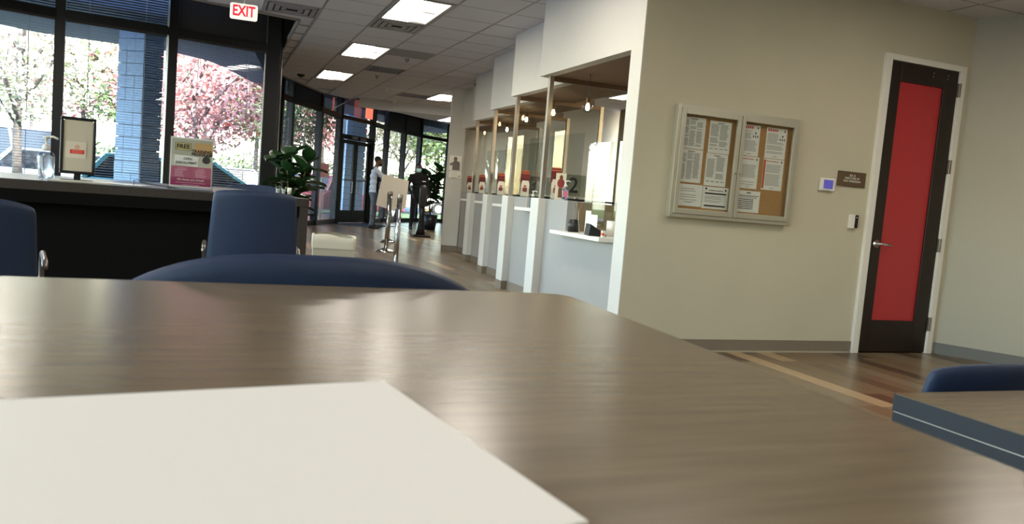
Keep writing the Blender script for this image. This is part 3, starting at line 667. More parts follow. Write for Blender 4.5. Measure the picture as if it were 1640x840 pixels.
for dr_, u0, u1, v0, v1, st, lb in sheets:
    ox = 3.22 + (.066 if dr_ == 0 else BW / 2 + .04); ow = .485; oh = .71
    cx = ox + (u0 + u1) / 2 * ow; W_ = (u1 - u0) * ow; z1 = 1.05 + .78 - v0 * oh; z0 = 1.05 + .78 - v1 * oh
    s_ = thing('notice_sheet', lb, 'notice', (cx, YW - .023, z0), random.uniform(-.004, .004), 'printed sheets pinned on the notice board')
    Hh = z1 - z0; w2 = W_ / 2
    MB().box(-w2, w2, 0, .0012, 0, Hh).build('paper', M_paper, s_)
    pr, ik, rd = MB(), MB(), MB()
    def ln(mb, x0_, x1_, z_, t_=.004): mb.box(x0_, x1_, -.0012, -.0002, z_, z_ + t_)
    if st in ('cols3', 'cols2'):
        n = 3 if st == 'cols3' else 2; cw = (W_ - .03) / n
        for c_ in range(n):
            z_ = Hh - .03
            while z_ > (.02 if n == 3 else .05):
                if random.random() > .06: ln(pr, -w2 + .012 + c_ * cw, -w2 + .012 + c_ * cw + cw * random.uniform(.72, .93), z_, .0052)
                z_ -= .0085
        ln(ik, -.03, .03, Hh - .018, .005)
        if n == 2:
            for j in range(4): ln(pr, -w2 + .015 + j * .045, -w2 + .045 + j * .045, .03, .008)
    elif st == 'plain':
        for z_ in (.78, .68, .5, .4, .28): ln(pr, -w2 + .04, w2 - .05 * random.uniform(.8, 1.6), Hh * z_, .005)
        ln(pr, -.05, .05, Hh * .2, .004); ln(pr, -.03, .03, Hh * .15, .004); ln(pr, -w2 + .012, -w2 + .028, Hh * .72, .022)
    elif st == 'bars':
        ln(ik, -w2 + .02, w2 - .02, Hh * .66, .012); ln(ik, -w2 + .02, w2 - .02, Hh * .1, .012); ln(ik, -w2 + .05, w2 - .05, Hh * .82, .005)
        ln(ik, -w2 + .02, -w2 + .035, Hh * .86, .015); ln(ik, w2 - .035, w2 - .02, Hh * .84, .013)
        for z_ in (.56, .5, .44, .36, .3): ln(pr, -w2 + .02, w2 - .03 - random.random() * .06, Hh * z_, .004)
    elif st in ('redhead', 'redline', 'redbar'):
        o_ = .03 if st == 'redbar' else .012
        if st == 'redbar': rd.box(-w2 + .002, -w2 + .022, -.0012, -.0002, .01, Hh - .01)
        hh = .02 if st == 'redhead' else .008
        for j in range(5 if st == 'redhead' else 6): ln(rd, -w2 + o_ + j * .02, -w2 + o_ + .014 + j * .02, Hh - .02 - hh / 2, hh)
        ln(ik, w2 - .028, w2 - .018, Hh - .028, .016)
        z_ = Hh - .05
        while z_ > .03:
            if random.random() > .12: ln(pr, -w2 + o_, w2 - (.075 if (st == 'redhead' and z_ > Hh * .55) else .02) - random.random() * .02, z_, .0045)
            z_ -= .0095
        if st == 'redhead':
            for dx in (-.02, 0, .02): ln(ik, w2 - .045 + dx, w2 - .037 + dx, Hh * .60, .018)
            ln(ik, w2 - .048, w2 - .034, Hh * .72, .012)
        ln(ik, -.02, .02, .014, .003)
    else:
        ln(ik, -.02, .02, Hh - .02, .008); ln(ik, -w2 + .01, w2 - .015, Hh * .76, .005)
        for j in range(6): ln(ik, -w2 + .012, w2 - .06, Hh * (.58 - .085 * j), .006)
        for j in range(4): ln(pr, -w2 + .02, w2 - .03, Hh * .66 + .006 * j, .003)
    if pr.v: pr.build('small_print', M_print, s_)
    if ik.v: ik.build('bold_print', M_ink, s_)
    if rd.v: rd.build('red_print', M_red, s_)
th = thing('thermostat', 'square white thermostat with a violet blue screen', 'thermostat', (4.735, YW, 1.415))
MB().box(-.08, .08, -.03, 0, -.055, .055).build('case', M_trim, th, bevel=.012); MB().box(-.048, .048, -.032, -.03, -.035, .038).build('screen', mat('lcd', (76, 72, 150), .3, emit=.25), th)
MB().box(-.02, .02, -.032, -.03, -.046, -.042).build('slot', M_print, th)
sg = thing('room_sign', 'brown room sign with white lettering left of the red door', 'sign', (4.995, YW, 1.48))
MB().box(-.15, .15, -.012, 0, -.062, .062).build('plate', mat('sign_brown', (92, 74, 48), .6), sg, bevel=.003)
MB().box(-.15, .15, -.013, -.0125, .058, .062).box(-.15, .15, -.013, -.0125, -.062, -.058).build('border', mat('sign_brown_dark', (54, 40, 24), .6), sg)
for i, (s_, sz) in enumerate((('351 A', .026), ('DIRECTORS OF', .023), ('FIRST IMPRESSION', .023))): text('lettering', s_, sz, (0, -.0135, .03 - i * .024), FRONT, M_paper, sg)
cr = thing('card_reader', 'small white and black card reader beside the red door frame', 'card reader', (5.065, YW, 1.13))
MB().box(-.05, .0, -.03, 0, -.06, .06).build('case', M_trim, cr, bevel=.004); MB().box(-.004, .03, -.034, 0, -.055, .055).build('reader_face', M_black, cr, bevel=.003); MB().box(.004, .014, -.0352, -.034, .03, .038).build('indicator', M_trim, cr)

# poster and card on the teller column
ca = math.atan2(-.1, .27)
for (px0, py0, px1, py1, nm, lb, kind_) in ((720, 249, 740, 274, 'poster', 'pale poster of a seated person on the teller column', 0), (719, 274, 739, 286, 'info_card', 'small white card under the poster on the teller column', 1)):
    a_ = at_y((px0 + px1) / 2, py0, 14.0); b_ = at_y((px0 + px1) / 2, py1, 14.0)
    t = thing(nm, lb, 'poster' if not kind_ else 'card', (a_.x, 14.0 + (a_.x - 4.18) * -.37 - .012, (a_.z + b_.z) / 2), ca)
    h2 = (a_.z - b_.z) / 2 - .006
    MB().box(-.115, .115, 0, .003, -h2, h2).build('sheet', M_paper, t)
    if not kind_:
        G_ = mat('photo_grey', (120, 108, 106), .7)
        q = MB().lathe([(.034, 0), (.034, .001)], (0, 0, 0), 14); q.v = [(0 + a__, -.001 - c__, h2 * .55 + b__ * 1.2) for a__, b__, c__ in q.v]; q.build('printed_head', G_, t)
        q = MB().prism([(-.05, -h2 * .95), (.09, -h2 * .95), (.085, h2 * .1), (.04, h2 * .3), (-.03, h2 * .28), (-.05, h2 * .05), (-.1, -h2 * .1), (-.1, -h2 * .35), (-.05, -h2 * .3)], 0, .001); q.v = [(a__, -.002 + c__, b__) for a__, b__, c__ in q.v]; q.build('printed_body', G_, t)
    else:
        q = MB()
        for j in range(4): q.box(-.08, .04, -.001, 0, h2 * .5 - j * .03, h2 * .5 - j * .03 + .006)
        q.box(.06, .09, -.001, 0, -h2 * .7, -h2 * .2); q.build('print', M_print, t)

# ================================================================== TELLER ITEMS
M_broR = mat('brochure_maroon', (112, 30, 26), .6); M_broO = mat('brochure_orange', (200, 110, 70), .6); M_broW = mat('brochure_cream', (228, 214, 198), .6)
def holder(x, y, z, rz, lb, photo=False):
    t = thing('brochure_holder', lb, 'brochure holder', (x, y, z), rz, 'two tier brochure holders at the teller windows')
    MB().box(-.06, .06, .03, .034, 0, .30).box(-.06, .06, -.04, .03, 0, .004).box(-.06, .06, -.044, -.04, 0, .1).box(-.06, .06, -.002, .0, .14, .22).build('stand', M_acr, t)
    for i in range(4): MB().box(-.052 + .003 * i, .05 - .002 * i, .004 + .006 * i, .008 + .006 * i, .15, .27 + .012 * i).build('brochure', M_broR if i % 2 == 0 else M_broO, t)
    for i in range(3): MB().box(-.05 + .006 * i, .045 - .004 * i, -.036 + .007 * i, -.032 + .007 * i, .005, .16 + .015 * i).build('brochure', M_broW, t)
    ph = MB().box(-.03, .02, -.0385, -.0365, .06, .11).box(-.02, .01, -.0385, -.0365, .115, .135); ph.build('printed_photo', mat('photo_print', (150, 70, 60), .7), t)
    return t
def bottle(x, y, z, lb, hgt=.2, col=(214, 224, 240), label=(196, 70, 90), rz=0):
    t = thing('sanitizer_bottle', lb, 'hand sanitizer', (x, y, z), rz); k = hgt / .2
    MB().lathe([(.026 * k, 0), (.03 * k, .006), (.031 * k, .1 * k), (.026 * k, .118 * k), (.012 * k, .13 * k)], (0, 0, 0), 18, 1.1, .8).build('bottle', glass('gel_bottle_%d' % int(x * 1000 + y * 10), tuple(c / 255 for c in col), 1.4), t, smooth=True)
    MB().lathe([(.022 * k, .008), (.027 * k, .02 * k), (.027 * k, .1 * k), (.01, .115 * k)], (0, 0, 0), 14, 1.1, .8).build('gel', mat('gel_%d' % int(x * 1000 + y), col, .15, trans=.9), t, smooth=True)
    MB().lathe([(.016 * k, .128 * k), (.016 * k, .146 * k), (.013 * k, .152 * k), (.005 * k, .154 * k), (.005 * k, .178 * k), (.013 * k, .18 * k), (.013 * k, .19 * k)], (0, 0, 0), 14).build('pump', M_trim, t, smooth=True)
    MB().tube([(0, 0, .187 * k), (.025 * k, -.005, .19 * k), (.045 * k, -.012, .182 * k)], .005 * k, 8).build('spout', M_trim, t, smooth=True)
    if label: MB().box(-.022 * k, .022 * k, -.027 * k, -.0255 * k, .03 * k, .09 * k).build('label_band', mat('lbl_%d_%d' % (label[0], label[2]), label, .6), t)
    return t
ZT = 1.11
holder(3.06, 6.87, ZT, -.2, 'brochure holder with a red shirt photo card beside number 2')
q = thing('photo_card', 'tall photo card of a person in red leaning on the brochures by number 2', 'card', (3.05, 6.735, ZT), -.15)
MB().box(-.05, .05, 0, .003, 0, .25).build('card', mat('card_cream', (236, 226, 200), .6), q)
MB().ell((0, -.003, .21), (.017, .002, .022)).build('printed_head', M_skin1, q); MB().ell((0, -.003, .155), (.035, .002, .045)).build('printed_shirt', mat('photo_red', (150, 60, 60), .7), q); MB().box(-.02, .02, -.004, -.001, .02, .11).build('printed_skirt', mat('photo_brown', (120, 84, 60), .7), q)
bottle(3.06, 6.64, ZT, 'white sanitizer bottle with pink label on the counter by number 2', .19, (214, 222, 240), (214, 110, 130), -.3)
holder(3.37, 8.44, ZT, -.2, 'brochure holder with maroon leaflets left of number 3'); bottle(3.30, 8.0, .995, 'sanitizer bottle on the white shelf below number 3', .2, (176, 206, 236), (230, 232, 240), -.3)
holder(3.69, 10.13, ZT, -.2, 'brochure holder at the third teller window from the corner'); holder(4.03, 11.95, ZT, -.2, 'brochure holder at the fourth teller window from the corner'); holder(4.37, 13.65, ZT, -.2, 'brochure holder at the farthest teller window')
tag(MB().box(0, .16, 0, .12, 0, .13).build('card_terminal_box', M_black, bevel=.01), 'small black box on the shelf of the fourth teller window', 'box').location = (3.93, 11.2, .996)
# things on the nearest shelf
sx0 = 3.0; sz = .835
cup = thing('wire_cup', 'black mesh cup on the nearest teller shelf', 'cup', (sx0 + .0, 6.27, sz)); MB().lathe([(.05, 0), (.055, .11), (.052, .11), (.047, .004)], (0, 0, 0), 16).build('cup', M_black, cup, smooth=True); MB().tube([(-.05, 0, .1), (0, .02, .26), (.05, 0, .1)], .002, 5).build('wire', M_steel, cup)
for i, (yy, hh, lb) in enumerate(((6.12, .2, 'leftmost folded white leaflet standing on the nearest shelf'), (6.02, .17, 'right folded white leaflet standing behind the card terminal'))):
    q = thing('leaflet', lb, 'leaflet', (sx0 + .06, yy, sz), .3 * i); MB().prism([(-.001, -.05), (.001, -.05), (.001, .05), (-.001, .05)], 0, hh).build('front_leaf', M_paper, q); MB().bar((0, 0, hh * .5), (.05, .0, hh * .5), .1, .002).build('fold', M_paper, q)
q = thing('tissue_roll', 'short white paper roll behind the card terminal', 'roll', (sx0 + .16, 5.86, sz)); MB().lathe([(.02, 0), (.045, 0), (.045, .13), (.02, .13)], (0, 0, 0), 16).build('roll', M_paper, q, smooth=True)
q = thing('card_terminal', 'black card terminal tilted toward the customer on the nearest shelf', 'card terminal', (sx0 - .03, 5.82, sz), -PI / 2 - .3)
MB().prism([(-.06, 0), (.09, 0), (.09, .02), (-.05, .1)], -.11, .11, Matrix(((0, 0, 1, 0), (1, 0, 0, 0), (0, 1, 0, 0), (0, 0, 0, 1)))).build('body', M_black, q, bevel=.005)
MB().bar((-.08, .0, .07), (.08, 0, .07), .1, .003, (0, .6, 1)).build('screen', M_frame, q)
q = thing('folder', 'yellow green upright folder at the right end of the nearest shelf', 'folder', (sx0 + .1, 5.6, sz)); MB().box(0, .12, 0, .025, 0, .2).build('cover', mat('folder_green', (170, 178, 70), .6), q); MB().box(.005, .115, .025, .035, 0, .19).build('pages', M_paper, q)
q = tag(MB().box(0, .03, 0, .03, 0, .055).build('hand_gel', M_trim, bevel=.004), 'tiny white and red bottle at the front corner of the nearest shelf', 'bottle'); q.location = (sx0 - .06, 5.6, sz); MB().box(-.001, .02, -.001, .03, .015, .035).build('label_band', M_red, q)
q = tag(MB().tube([(0, 0, 0), (-.01, .02, .12), (.0, .05, .2), (.03, .06, .24)], .003, 6).build('pen_cord', M_steel), 'thin looped pen cord rising from the nearest shelf', 'cord'); q.location = (sx0 - .08, 5.98, sz)

# ================================================================== TABLES
tb_ = thing('conference_table', 'large brown wood grain table in the foreground', 'table', (-.9, -.9, 0))
ZT0 = .98
MB().prism([(-1.3, -.7), (1.205, -.7), (1.335, 1.79), (1.325, 1.812), (1.30, 1.82), (-1.3, 1.76)], ZT0 - .03, ZT0).build('tabletop', M_table, tb_, bevel=.004)
for x_, y_ in ((-1.0, -.4), (1.0, -.4), (-1.0, 1.45), (1.1, 1.45)): MB().box(x_, x_ + .06, y_, y_ + .06, 0, ZT0 - .03).build('leg', M_black, tb_)
MB().box(-1.0, 1.16, .5, .56, ZT0 - .1, ZT0 - .03).build('rail', M_black, tb_)
pa = tag(MB().prism([(-.29, -.215), (.005, -.215), (.005, .0), (-.29, .0)], 0, .0015).build('paper_sheet', M_paper), 'blank white sheet of paper on the foreground table', 'paper')
pa.location = (.098, .462, ZT0 + .0005); pa.rotation_euler = (0, 0, math.radians(9))
st_ = thing('side_table', 'low dark edged table at the lower right', 'table', (1.38, -.4, 0))
MB().box(.001, 1.4, .001, 1.63, .748, .75).build('tabletop', M_table, st_); MB().box(0, 1.401, 0, 1.631, .712, .748).build('edge_band', M_tedge, st_)
MB().box(.002, 1.399, .002, 1.629, .709, .712).build('edge_line', M_steel, st_); MB().box(.001, 1.4, .001, 1.63, .655, .709).build('apron', M_tedge, st_)
for x_ in (.05, 1.3):
    for y_ in (.05, 1.5): MB().box(x_, x_ + .05, y_, y_ + .05, 0, .60).build('leg', M_black, st_)

# reception desk ---------------------------------------------------
dk = thing('reception_desk', 'long dark reception desk with thick side panel under the window wall', 'desk', (.49, 4.32, 0), math.radians(12.4))
MB().box(-2.9, 0, 0, 1.45, .955, 1.0).build('desktop', M_desktop, dk, bevel=.003)
MB().box(-.05, -.002, .005, 1.44, 0, .955).build('side_panel', mat('desk_side', (58, 52, 48), .5, var=.1, scale=8), dk, bevel=.003)
MB().box(-2.9, -2.85, .005, 1.44, 0, .955).build('side_panel', M_desk, dk)
MB().box(-2.85, -.05, .08, .12, .0, .955).build('modesty_panel', M_desk, dk)
MB().box(-2.85, -.05, .005, .08, .90, .955).build('front_rail', M_desk, dk)
DM = Matrix.Translation((.49, 4.32, 0)) @ Matrix.Rotation(math.radians(12.4), 4, 'Z')
def on_desk(px, py): return at_z(px, py, 1.0)
p_ = at_y(82, 281, 4.30); bottle(-.735, 4.24, 1.0, 'clear pump sanitizer bottle at the left end of the desk', .215, (236, 242, 250), None)
fr = thing('framed_stand', 'black rimmed stand with beige panel and a small red notice on the desk', 'stand', (-.63, 4.42, 1.0), math.radians(6))
MB().box(-.07, .07, -.035, .06, 0, .008).build('foot', M_black, fr)
rim = MB(); w2, z0, z1, t_ = .078, .035, .315, .015
rim.box(-w2, w2, -.006, .012, z0, z0 + t_).box(-w2, w2, -.006, .012, z1 - t_, z1).box(-w2, -w2 + t_, -.006, .012, z0 + t_, z1 - t_).box(w2 - t_, w2, -.006, .012, z0 + t_, z1 - t_).build('rim', M_black, fr, bevel=.004)
MB().box(-w2 + t_, w2 - t_, 0, .01, z0 + t_, z1 - t_).build('panel', mat('stand_beige', (196, 184, 160), .6), fr); MB().box(-.015, .015, .012, .02, 0, .06).build('neck', M_black, fr)
MB().box(-.054, .036, -.004, -.002, .115, .195).build('note', mat('note_cream', (214, 202, 178), .6), fr); MB().box(-.034, .028, -.0056, -.004, .136, .156).build('red_strip', mat('strip_red', (206, 52, 36), .6), fr)
for zz in (.150, .142): MB().box(-.026, .02, -.0062, -.0056, zz - .001, zz + .0015).build('strip_text', mat('strip_pale', (230, 140, 120), .6), fr)
q = MB()
for k in range(16):
    a0, a1 = 2 * PI * k / 16, 2 * PI * (k + 1) / 16
    q.bar((-.004 + .009 * math.cos(a0), -.005, .169 + .009 * math.sin(a0)), (-.004 + .009 * math.cos(a1), -.005, .169 + .009 * math.sin(a1)), .001, .002)
q.bar((-.011, -.005, .163), (.003, -.005, .175), .001, .002); q.build('no_symbol', M_red, fr)
for i, (x_, y_, rz_, w_, lb) in enumerate(((-.60, 4.28, .1, .26, 'cream sheet of paper lying under the framed stand'), (-.43, 4.36, -.15, .24, 'white sheets of paper lying right of the framed stand'))):
    q = tag(MB().box(-w_ / 2, w_ / 2, -.1, .1, 0, .004).build('loose_paper', mat('paper_cream', (206, 196, 176), .7) if i == 0 else M_paper), lb, 'paper'); q.location = (x_, y_ + .03, 1.0 + .0008 + i * .001); q.rotation_euler = (0, 0, rz_)
q = tag(MB().tube([(0, 0, .004), (.0, .0, .03), (.015, 0, .036), (.03, .0, .022), (.07, .02, .016), (.12, .03, .012), (.2, .05, .004)], .0018, 6).build('desk_cable', M_black), 'thin black cable curling on the desk before the block pillar', 'cable'); q.location = (-.36, 4.25, 1.0)
# acrylic stand with the training poster
ps = thing('poster_stand', 'clear acrylic stand with a pink free training program poster', 'poster stand', (-.105, 4.30, 1.0), math.radians(4))
pw, ph_ = .100, .255
MB().box(-pw - .006, pw + .006, -.006, -.003, 0, ph_ + .012).box(-pw - .006, pw + .006, .004, .007, 0, ph_ + .012).box(-pw - .006, pw + .006, -.05, .06, 0, .004).build('acrylic_sleeve', M_acr, ps)
pm = {'pink': mat('poster_pink', (196, 96, 126), .6), 'deep': mat('poster_magenta', (168, 50, 96), .6), 'cream': mat('poster_cream', (214, 204, 186), .6), 'tan': mat('poster_tan', (226, 176, 116), .6), 'wht': mat('poster_white', (236, 232, 224), .6), 'gold': mat('poster_straw', (206, 190, 130), .6)}
def pb(nm, x0, x1, z0, z1, m, y=-.001): return MB().box(x0, x1, y - .001, y, z0, z1).build(nm, m, ps)
pb('sheet', -pw, pw, .015, ph_ + .008, M_paper, .0)
pb('lower_block', -pw + .006, pw - .004, .022, .062, pm['deep']); pb('middle_block', -pw + .006, pw - .004, .062, .118, pm['pink']); pb('photo_block', -pw + .006, pw - .004, .118, .175, pm['cream']); pb('header_block', -pw + .006, pw - .004, .175, ph_, mat('poster_grey', (198, 190, 172), .6)); pb('header_sun', .01, pw - .004, .185, .24, pm['tan'], -.0015)
MB().box(-.078, -.004, -.0035, -.002, .198, .236).build('free_box', pm['gold'], ps)
for zz in (.198, .2345): pb('box_line', -.078, -.004, zz, zz + .0018, M_ink, -.0032)
for xx in (-.078, -.0058): pb('box_line', xx, xx + .0018, .198, .236, M_ink, -.0032)
text('lettering', 'FREE', .03, (-.041, -.0045, .217), FRONT, M_ink, ps, bold=.0008)
text('lettering', 'TRAINING', .0205, (.047, -.0035, .197), FRONT, M_ink, ps, bold=.0006); text('lettering', 'PROGRAM', .0205, (.047, -.0035, .182), FRONT, M_ink, ps, bold=.0006)
lb_ = MB().box(-.082, .03, -.0045, -.002, .124, .172).build('light_box', pm['wht'], ps); lb_.rotation_euler = (0, .06, 0); lb_.location = (-.007, 0, -.002)
for i, s_ in enumerate(('OPEN', 'ENROLLMENT')): text('lettering', s_, .0185, (-.018 - .006 * i, -.0058, .156 - .02 * i), FRONT, M_ink, ps, sx=.85)
q = MB().lathe([(.018, 0), (.018, .002)], (0, 0, 0), 18); q.v = [(.07 + a_, -.002 - c_, .157 + b_) for a_, b_, c_ in q.v]; q.build('coffee_cup_print', mat('print_coffee', (58, 54, 50), .6), ps)
q = MB().lathe([(.023, 0), (.023, .001)], (0, 0, 0), 18); q.v = [(.07 + a_, -.001 - c_, .157 + b_) for a_, b_, c_ in q.v]; q.build('coffee_saucer_print', pm['wht'], ps)
pl = mat('print_pale_pink', (232, 190, 200), .7); q = MB()
for x0_ in (-.085, .01):
    for j in range(6): q.box(x0_ + (.01 if j else .02), x0_ + .045 + random.random() * .02, -.0032, -.002, .107 - j * .0078, .1092 - j * .0078)
for j in (0, 1): q.box(-.07 + .03 * j, .07 - .03 * j, -.0032, -.002, .036 - j * .01, .0375 - j * .01)
q.build('small_print', pl, ps); pb('divider_line', -.001, .0005, .064, .117, pm['deep'], -.002)
text('lettering', 'All classes are virtual!', .0145, (0, -.0035, .052), FRONT, M_paper, ps)
# cups near the desk corner
for i, (px_, lb) in enumerate(((437, 'clear tumbler, the left one by the fig plant'), (444, 'clear tumbler with white rim at the desk corner'), (451, 'small pale cup at the desk corner, right one'))):
    q = thing('tumbler', lb, 'cup', (.385 + .035 * i, 5.15, 1.0), 0, 'tumblers at the desk corner')
    MB().lathe([(.011, 0), (.014, .05 - .004 * i), (.012, .05 - .004 * i), (.010, .003)], (0, 0, 0), 12).build('glass', M_acr if i < 2 else M_paper, q, smooth=True)
    MB().lathe([(.009, .002), (.011, .03)], (0, 0, 0), 10).build('content', M_trim, q)

# ================================================================== CHAIRS
def shell(P, nu, nv, parent, name='backrest', th=.028):
    return MB().sheet(P, nu, nv).build(name, M_navy, parent, smooth=True, solid=th, sub=1)
def chair(loc, rz, label, sw=.46, seat=.62, top=1.02, flare=.03, arch=.03):
    t = thing('blue_chair', label, 'chair', loc, rz, 'blue shell chairs')
    h0 = seat + .03
    def back(u, v):
        x = (u - .5) * (sw + flare * (1 - v) * 1.0); z = h0 + (top - h0) * v - arch * (abs(u - .5) * 2) ** 3 * (v ** 2)
        return (x, -.2 - .07 * v + .035 * (1 - (2 * u - 1) ** 2) * -1, z)
    shell(back, 14, 8, t)
    def st(u, v): return ((u - .5) * (sw + .02), -.2 + .42 * v, seat + .012 * ((2 * u - 1) ** 2) - .03 * max(0, v - .8))
    shell(st, 8, 8, t, 'seat', .035)
    for s_ in (-1, 1):
        x = s_ * (sw / 2 - .03)
        MB().tube([(x, .17, seat - .02), (x * 1.08, .22, .3), (x * 1.15, .24, 0)], .011).build('leg', M_steel, t, smooth=True)
        MB().tube([(x, -.17, seat - .02), (x * 1.08, -.22, .3), (x * 1.15, -.25, 0)], .011).build('leg', M_steel, t, smooth=True)
        a_ = s_ * (sw / 2 + .03)
        MB().tube([(x, .15, seat - .02), (a_, .15, seat + .02), (a_, .14, seat + .13), (a_, .08, seat + .16), (a_, -.16, seat + .16), (a_, -.2, seat + .14)], .010).build('armrest', M_steel, t, smooth=True)
    MB().tube([(-sw / 2 * 1.02, .22, .28), (sw / 2 * 1.02, .22, .28)], .009).build('footrest', M_steel, t, smooth=True)
    return t
# backs face away from where the sitter looks (+y local is the front)
chair((.125, 1.27, 0), PI, 'navy chair with wide curved back just across the foreground table', .445, .62, 1.012, .02, .05).rotation_euler = (0, 0, 0)
chair((.185, 4.0, 0), 0, 'blue chair with tall back pushed against the dark desk', .36, .60, 1.035, .05, .015)
chair((.30, 5.95, 0), PI, 'blue chair behind the desk, only its top edge showing', .40, .60, 1.035, .03, .03)
chair((-.77, 3.1, 0), .2, 'blue chair cut by the left edge with a bent metal arm', .40, .60, .97, .03, .03)
chair((1.80, 1.60, 0), .05, 'small blue chair behind the low table at the lower right', .46, .45, .80, .02, .02)

# beige bin ---------------------------------------------------------
bn = thing('waste_bin', 'square beige bin with a folded liner over its rim beside the desk', 'bin', (1.16, 7.95, 0), math.radians(-6))
bo = MB(); a_ = .205
bo.add([(-a_ * .93, -a_ * .93, 0), (a_ * .93, -a_ * .93, 0), (a_ * .93, a_ * .93, 0), (-a_ * .93, a_ * .93, 0), (-a_, -a_, .56), (a_, -a_, .56), (a_, a_, .56), (-a_, a_, .56), (-a_ + .02, -a_ + .02, .56), (a_ - .02, -a_ + .02, .56), (a_ - .02, a_ - .02, .56), (-a_ + .02, a_ - .02, .56), (-a_ + .03, -a_ + .03, .3), (a_ - .03, -a_ + .03, .3), (a_ - .03, a_ - .03, .3), (-a_ + .03, a_ - .03, .3)],
       [(3, 2, 1, 0)] + [(i, (i + 1) % 4, 4 + (i + 1) % 4, 4 + i) for i in range(4)] + [(4 + i, 4 + (i + 1) % 4, 8 + (i + 1) % 4, 8 + i) for i in range(4)] + [(8 + i, 8 + (i + 1) % 4, 12 + (i + 1) % 4, 12 + i) for i in range(4)] + [(12, 13, 14, 15)])
bo.build('bin_body', mat('bin_beige', (178, 170, 148), .6), bn)
def lin_(u, v):
    a4 = u * 4; s_ = int(min(3, a4)); f_ = a4 - s_; c4 = [(-1, -1), (1, -1), (1, 1), (-1, 1), (-1, -1)]
    x = (c4[s_][0] * (1 - f_) + c4[s_ + 1][0] * f_) * (a_ + .006); y = (c4[s_][1] * (1 - f_) + c4[s_ + 1][1] * f_) * (a_ + .006)
    return (x * (1 - .1 * (v > .5) * (v - .5) * 2), y * (1 - .1 * (v > .5) * (v - .5) * 2), .45 + .12 * min(1, v * 2) + .012 * math.sin(u * 23) * v + (.0 if v < .9 else .012 * math.cos(u * 9)))
MB().sheet(lin_, 40, 4).build('liner', mat('liner_cream', (206, 198, 176), .6), bn, smooth=True)

# ================================================================== PLANTS
def fig(loc, h, r, n, label, pot=(.2, .3), leaf=.26):
    t = thing('potted_fig', label, 'plant', loc)
    MB().lathe([(pot[0] * .75, 0), (pot[0], pot[1]), (pot[0] * .9, pot[1]), (pot[0] * .85, pot[1] - .04)], (0, 0, 0), 20).build('pot', M_pot, t, smooth=True)
    MB().lathe([(pot[0] * .86, pot[1] - .05), (pot[0] * .86, pot[1] - .03)], (0, 0, 0), 16).build('soil', M_soil, t)
    tips = []
    stem = MB()
    for k in range(5):
        a_ = k * 1.26 + .4; e = Vector((math.cos(a_) * r * .5, math.sin(a_) * r * .5, h * random.uniform(.75, .98)))
        pts = [Vector((0, 0, pot[1] - .05)), Vector((e.x * .3, e.y * .3, h * .45)), e]; stem.tube(pts, .018, 6, .008)
        for j in range(n // 5):
            f_ = .25 + .75 * (j + random.random()) / (n // 5)
            p = pts[1].lerp(pts[2], (f_ - .3) / .7) if f_ > .3 else pts[0].lerp(pts[1], .4 + f_)
            tips.append((p, j * 2.4 + k, f_))
    stem.build('stems', mat('fig_stem', (90, 74, 50), .8), t, smooth=True)
    for p, a_, f_ in tips:
        L_ = leaf * random.uniform(.75, 1.15); W_ = L_ * .68; el = random.uniform(-.1, .9) * (.4 + f_)
        d = Vector((math.cos(a_) * math.cos(el), math.sin(a_) * math.cos(el), math.sin(el))); sd_ = d.cross(Vector((0, 0, 1))).normalized(); up = sd_.cross(d)
        q = MB()
        def lf(u, v, p=p, d=d, sd_=sd_, up=up, L_=L_, W_=W_):
            wv = math.sin(PI * min(1, (v * .93 + .05)) ** .8) * (.7 + .5 * v) * .5 * W_ * (u * 2 - 1)
            return p + d * (L_ * v) + sd_ * wv + up * (.12 * L_ * (abs(u * 2 - 1)) - .35 * L_ * v * v + .05 * L_)
        q.sheet(lf, 2, 6); q.build('leaf', M_leaf, t, smooth=True)
fig((1.0, 10.9, 0), 1.55, .44, 80, 'broad leaved potted fig standing behind the dark desk', leaf=.31)
fig((5.72, 21.3, 0), 1.85, .5, 75, 'tall potted fig plant behind the masked man', (.22, .42), leaf=.36)

# ================================================================== STANCHIONS, MAT, DISPENSER
def stanchion(x, y, lb):
    t = thing('stanchion', lb, 'stanchion', (x, y, 0), 0, 'chrome belt stanchions')
    MB().lathe([(.17, 0), (.17, .012), (.13, .035), (.06, .06), (.035, .07)], (0, 0, 0), 28).build('base', M_chrome, t, smooth=True)
    MB().lathe([(.032, .06), (.032, .93)], (0, 0, 0), 16).build('post', M_chrome, t, smooth=True)
    MB().lathe([(.036, .93), (.036, 1.0), (.028, 1.015)], (0, 0, 0), 16).build('belt_head', M_steel, t, smooth=True)
    return t
stanchion(2.77, 13.01, 'chrome stanchion with its round base in view, left of the pair of posts')
stanchion(3.30, 15.35, 'chrome stanchion farther back, its base just above the near base')
stanchion(2.27, 10.0, 'nearest chrome stanchion, its base hidden behind the navy chair')
q = MB(); a_, b_ = Vector((2.77, 13.0, .96)), Vector((2.27, 10.03, .96))
def belt(u, v): p = a_.lerp(b_, u); return (p.x, p.y, p.z - .34 * (1 - (2 * u - 1) ** 2) + (v - .5) * .07)
q.sheet(belt, 24, 1); tag(q.build('stanchion_belt', M_black, solid=.02), 'black belt sagging between two chrome stanchions', 'belt')
ma = tag(MB().prism([(-.75, -.55), (.75, -.55), (.75, .55), (-.75, .55)], 0, .012).build('floor_mat', mat('mat_blue_grey', (58, 62, 74), .95, var=.5, scale=14, bump=.5), bevel=.004), 'dark patterned mat inside the entrance doors', 'mat'); ma.location = (3.9, 21.3, 0); ma.rotation_euler = (0, 0, ang)
dp = thing('sanitizer_dispenser', 'black pedestal with rounded head and flat foot before the masked man', 'dispenser', (4.54, 17.63, 0))
MB().box(-.2, .2, -.15, .15, 0, .05).build('foot_plate', M_black, dp, bevel=.01)
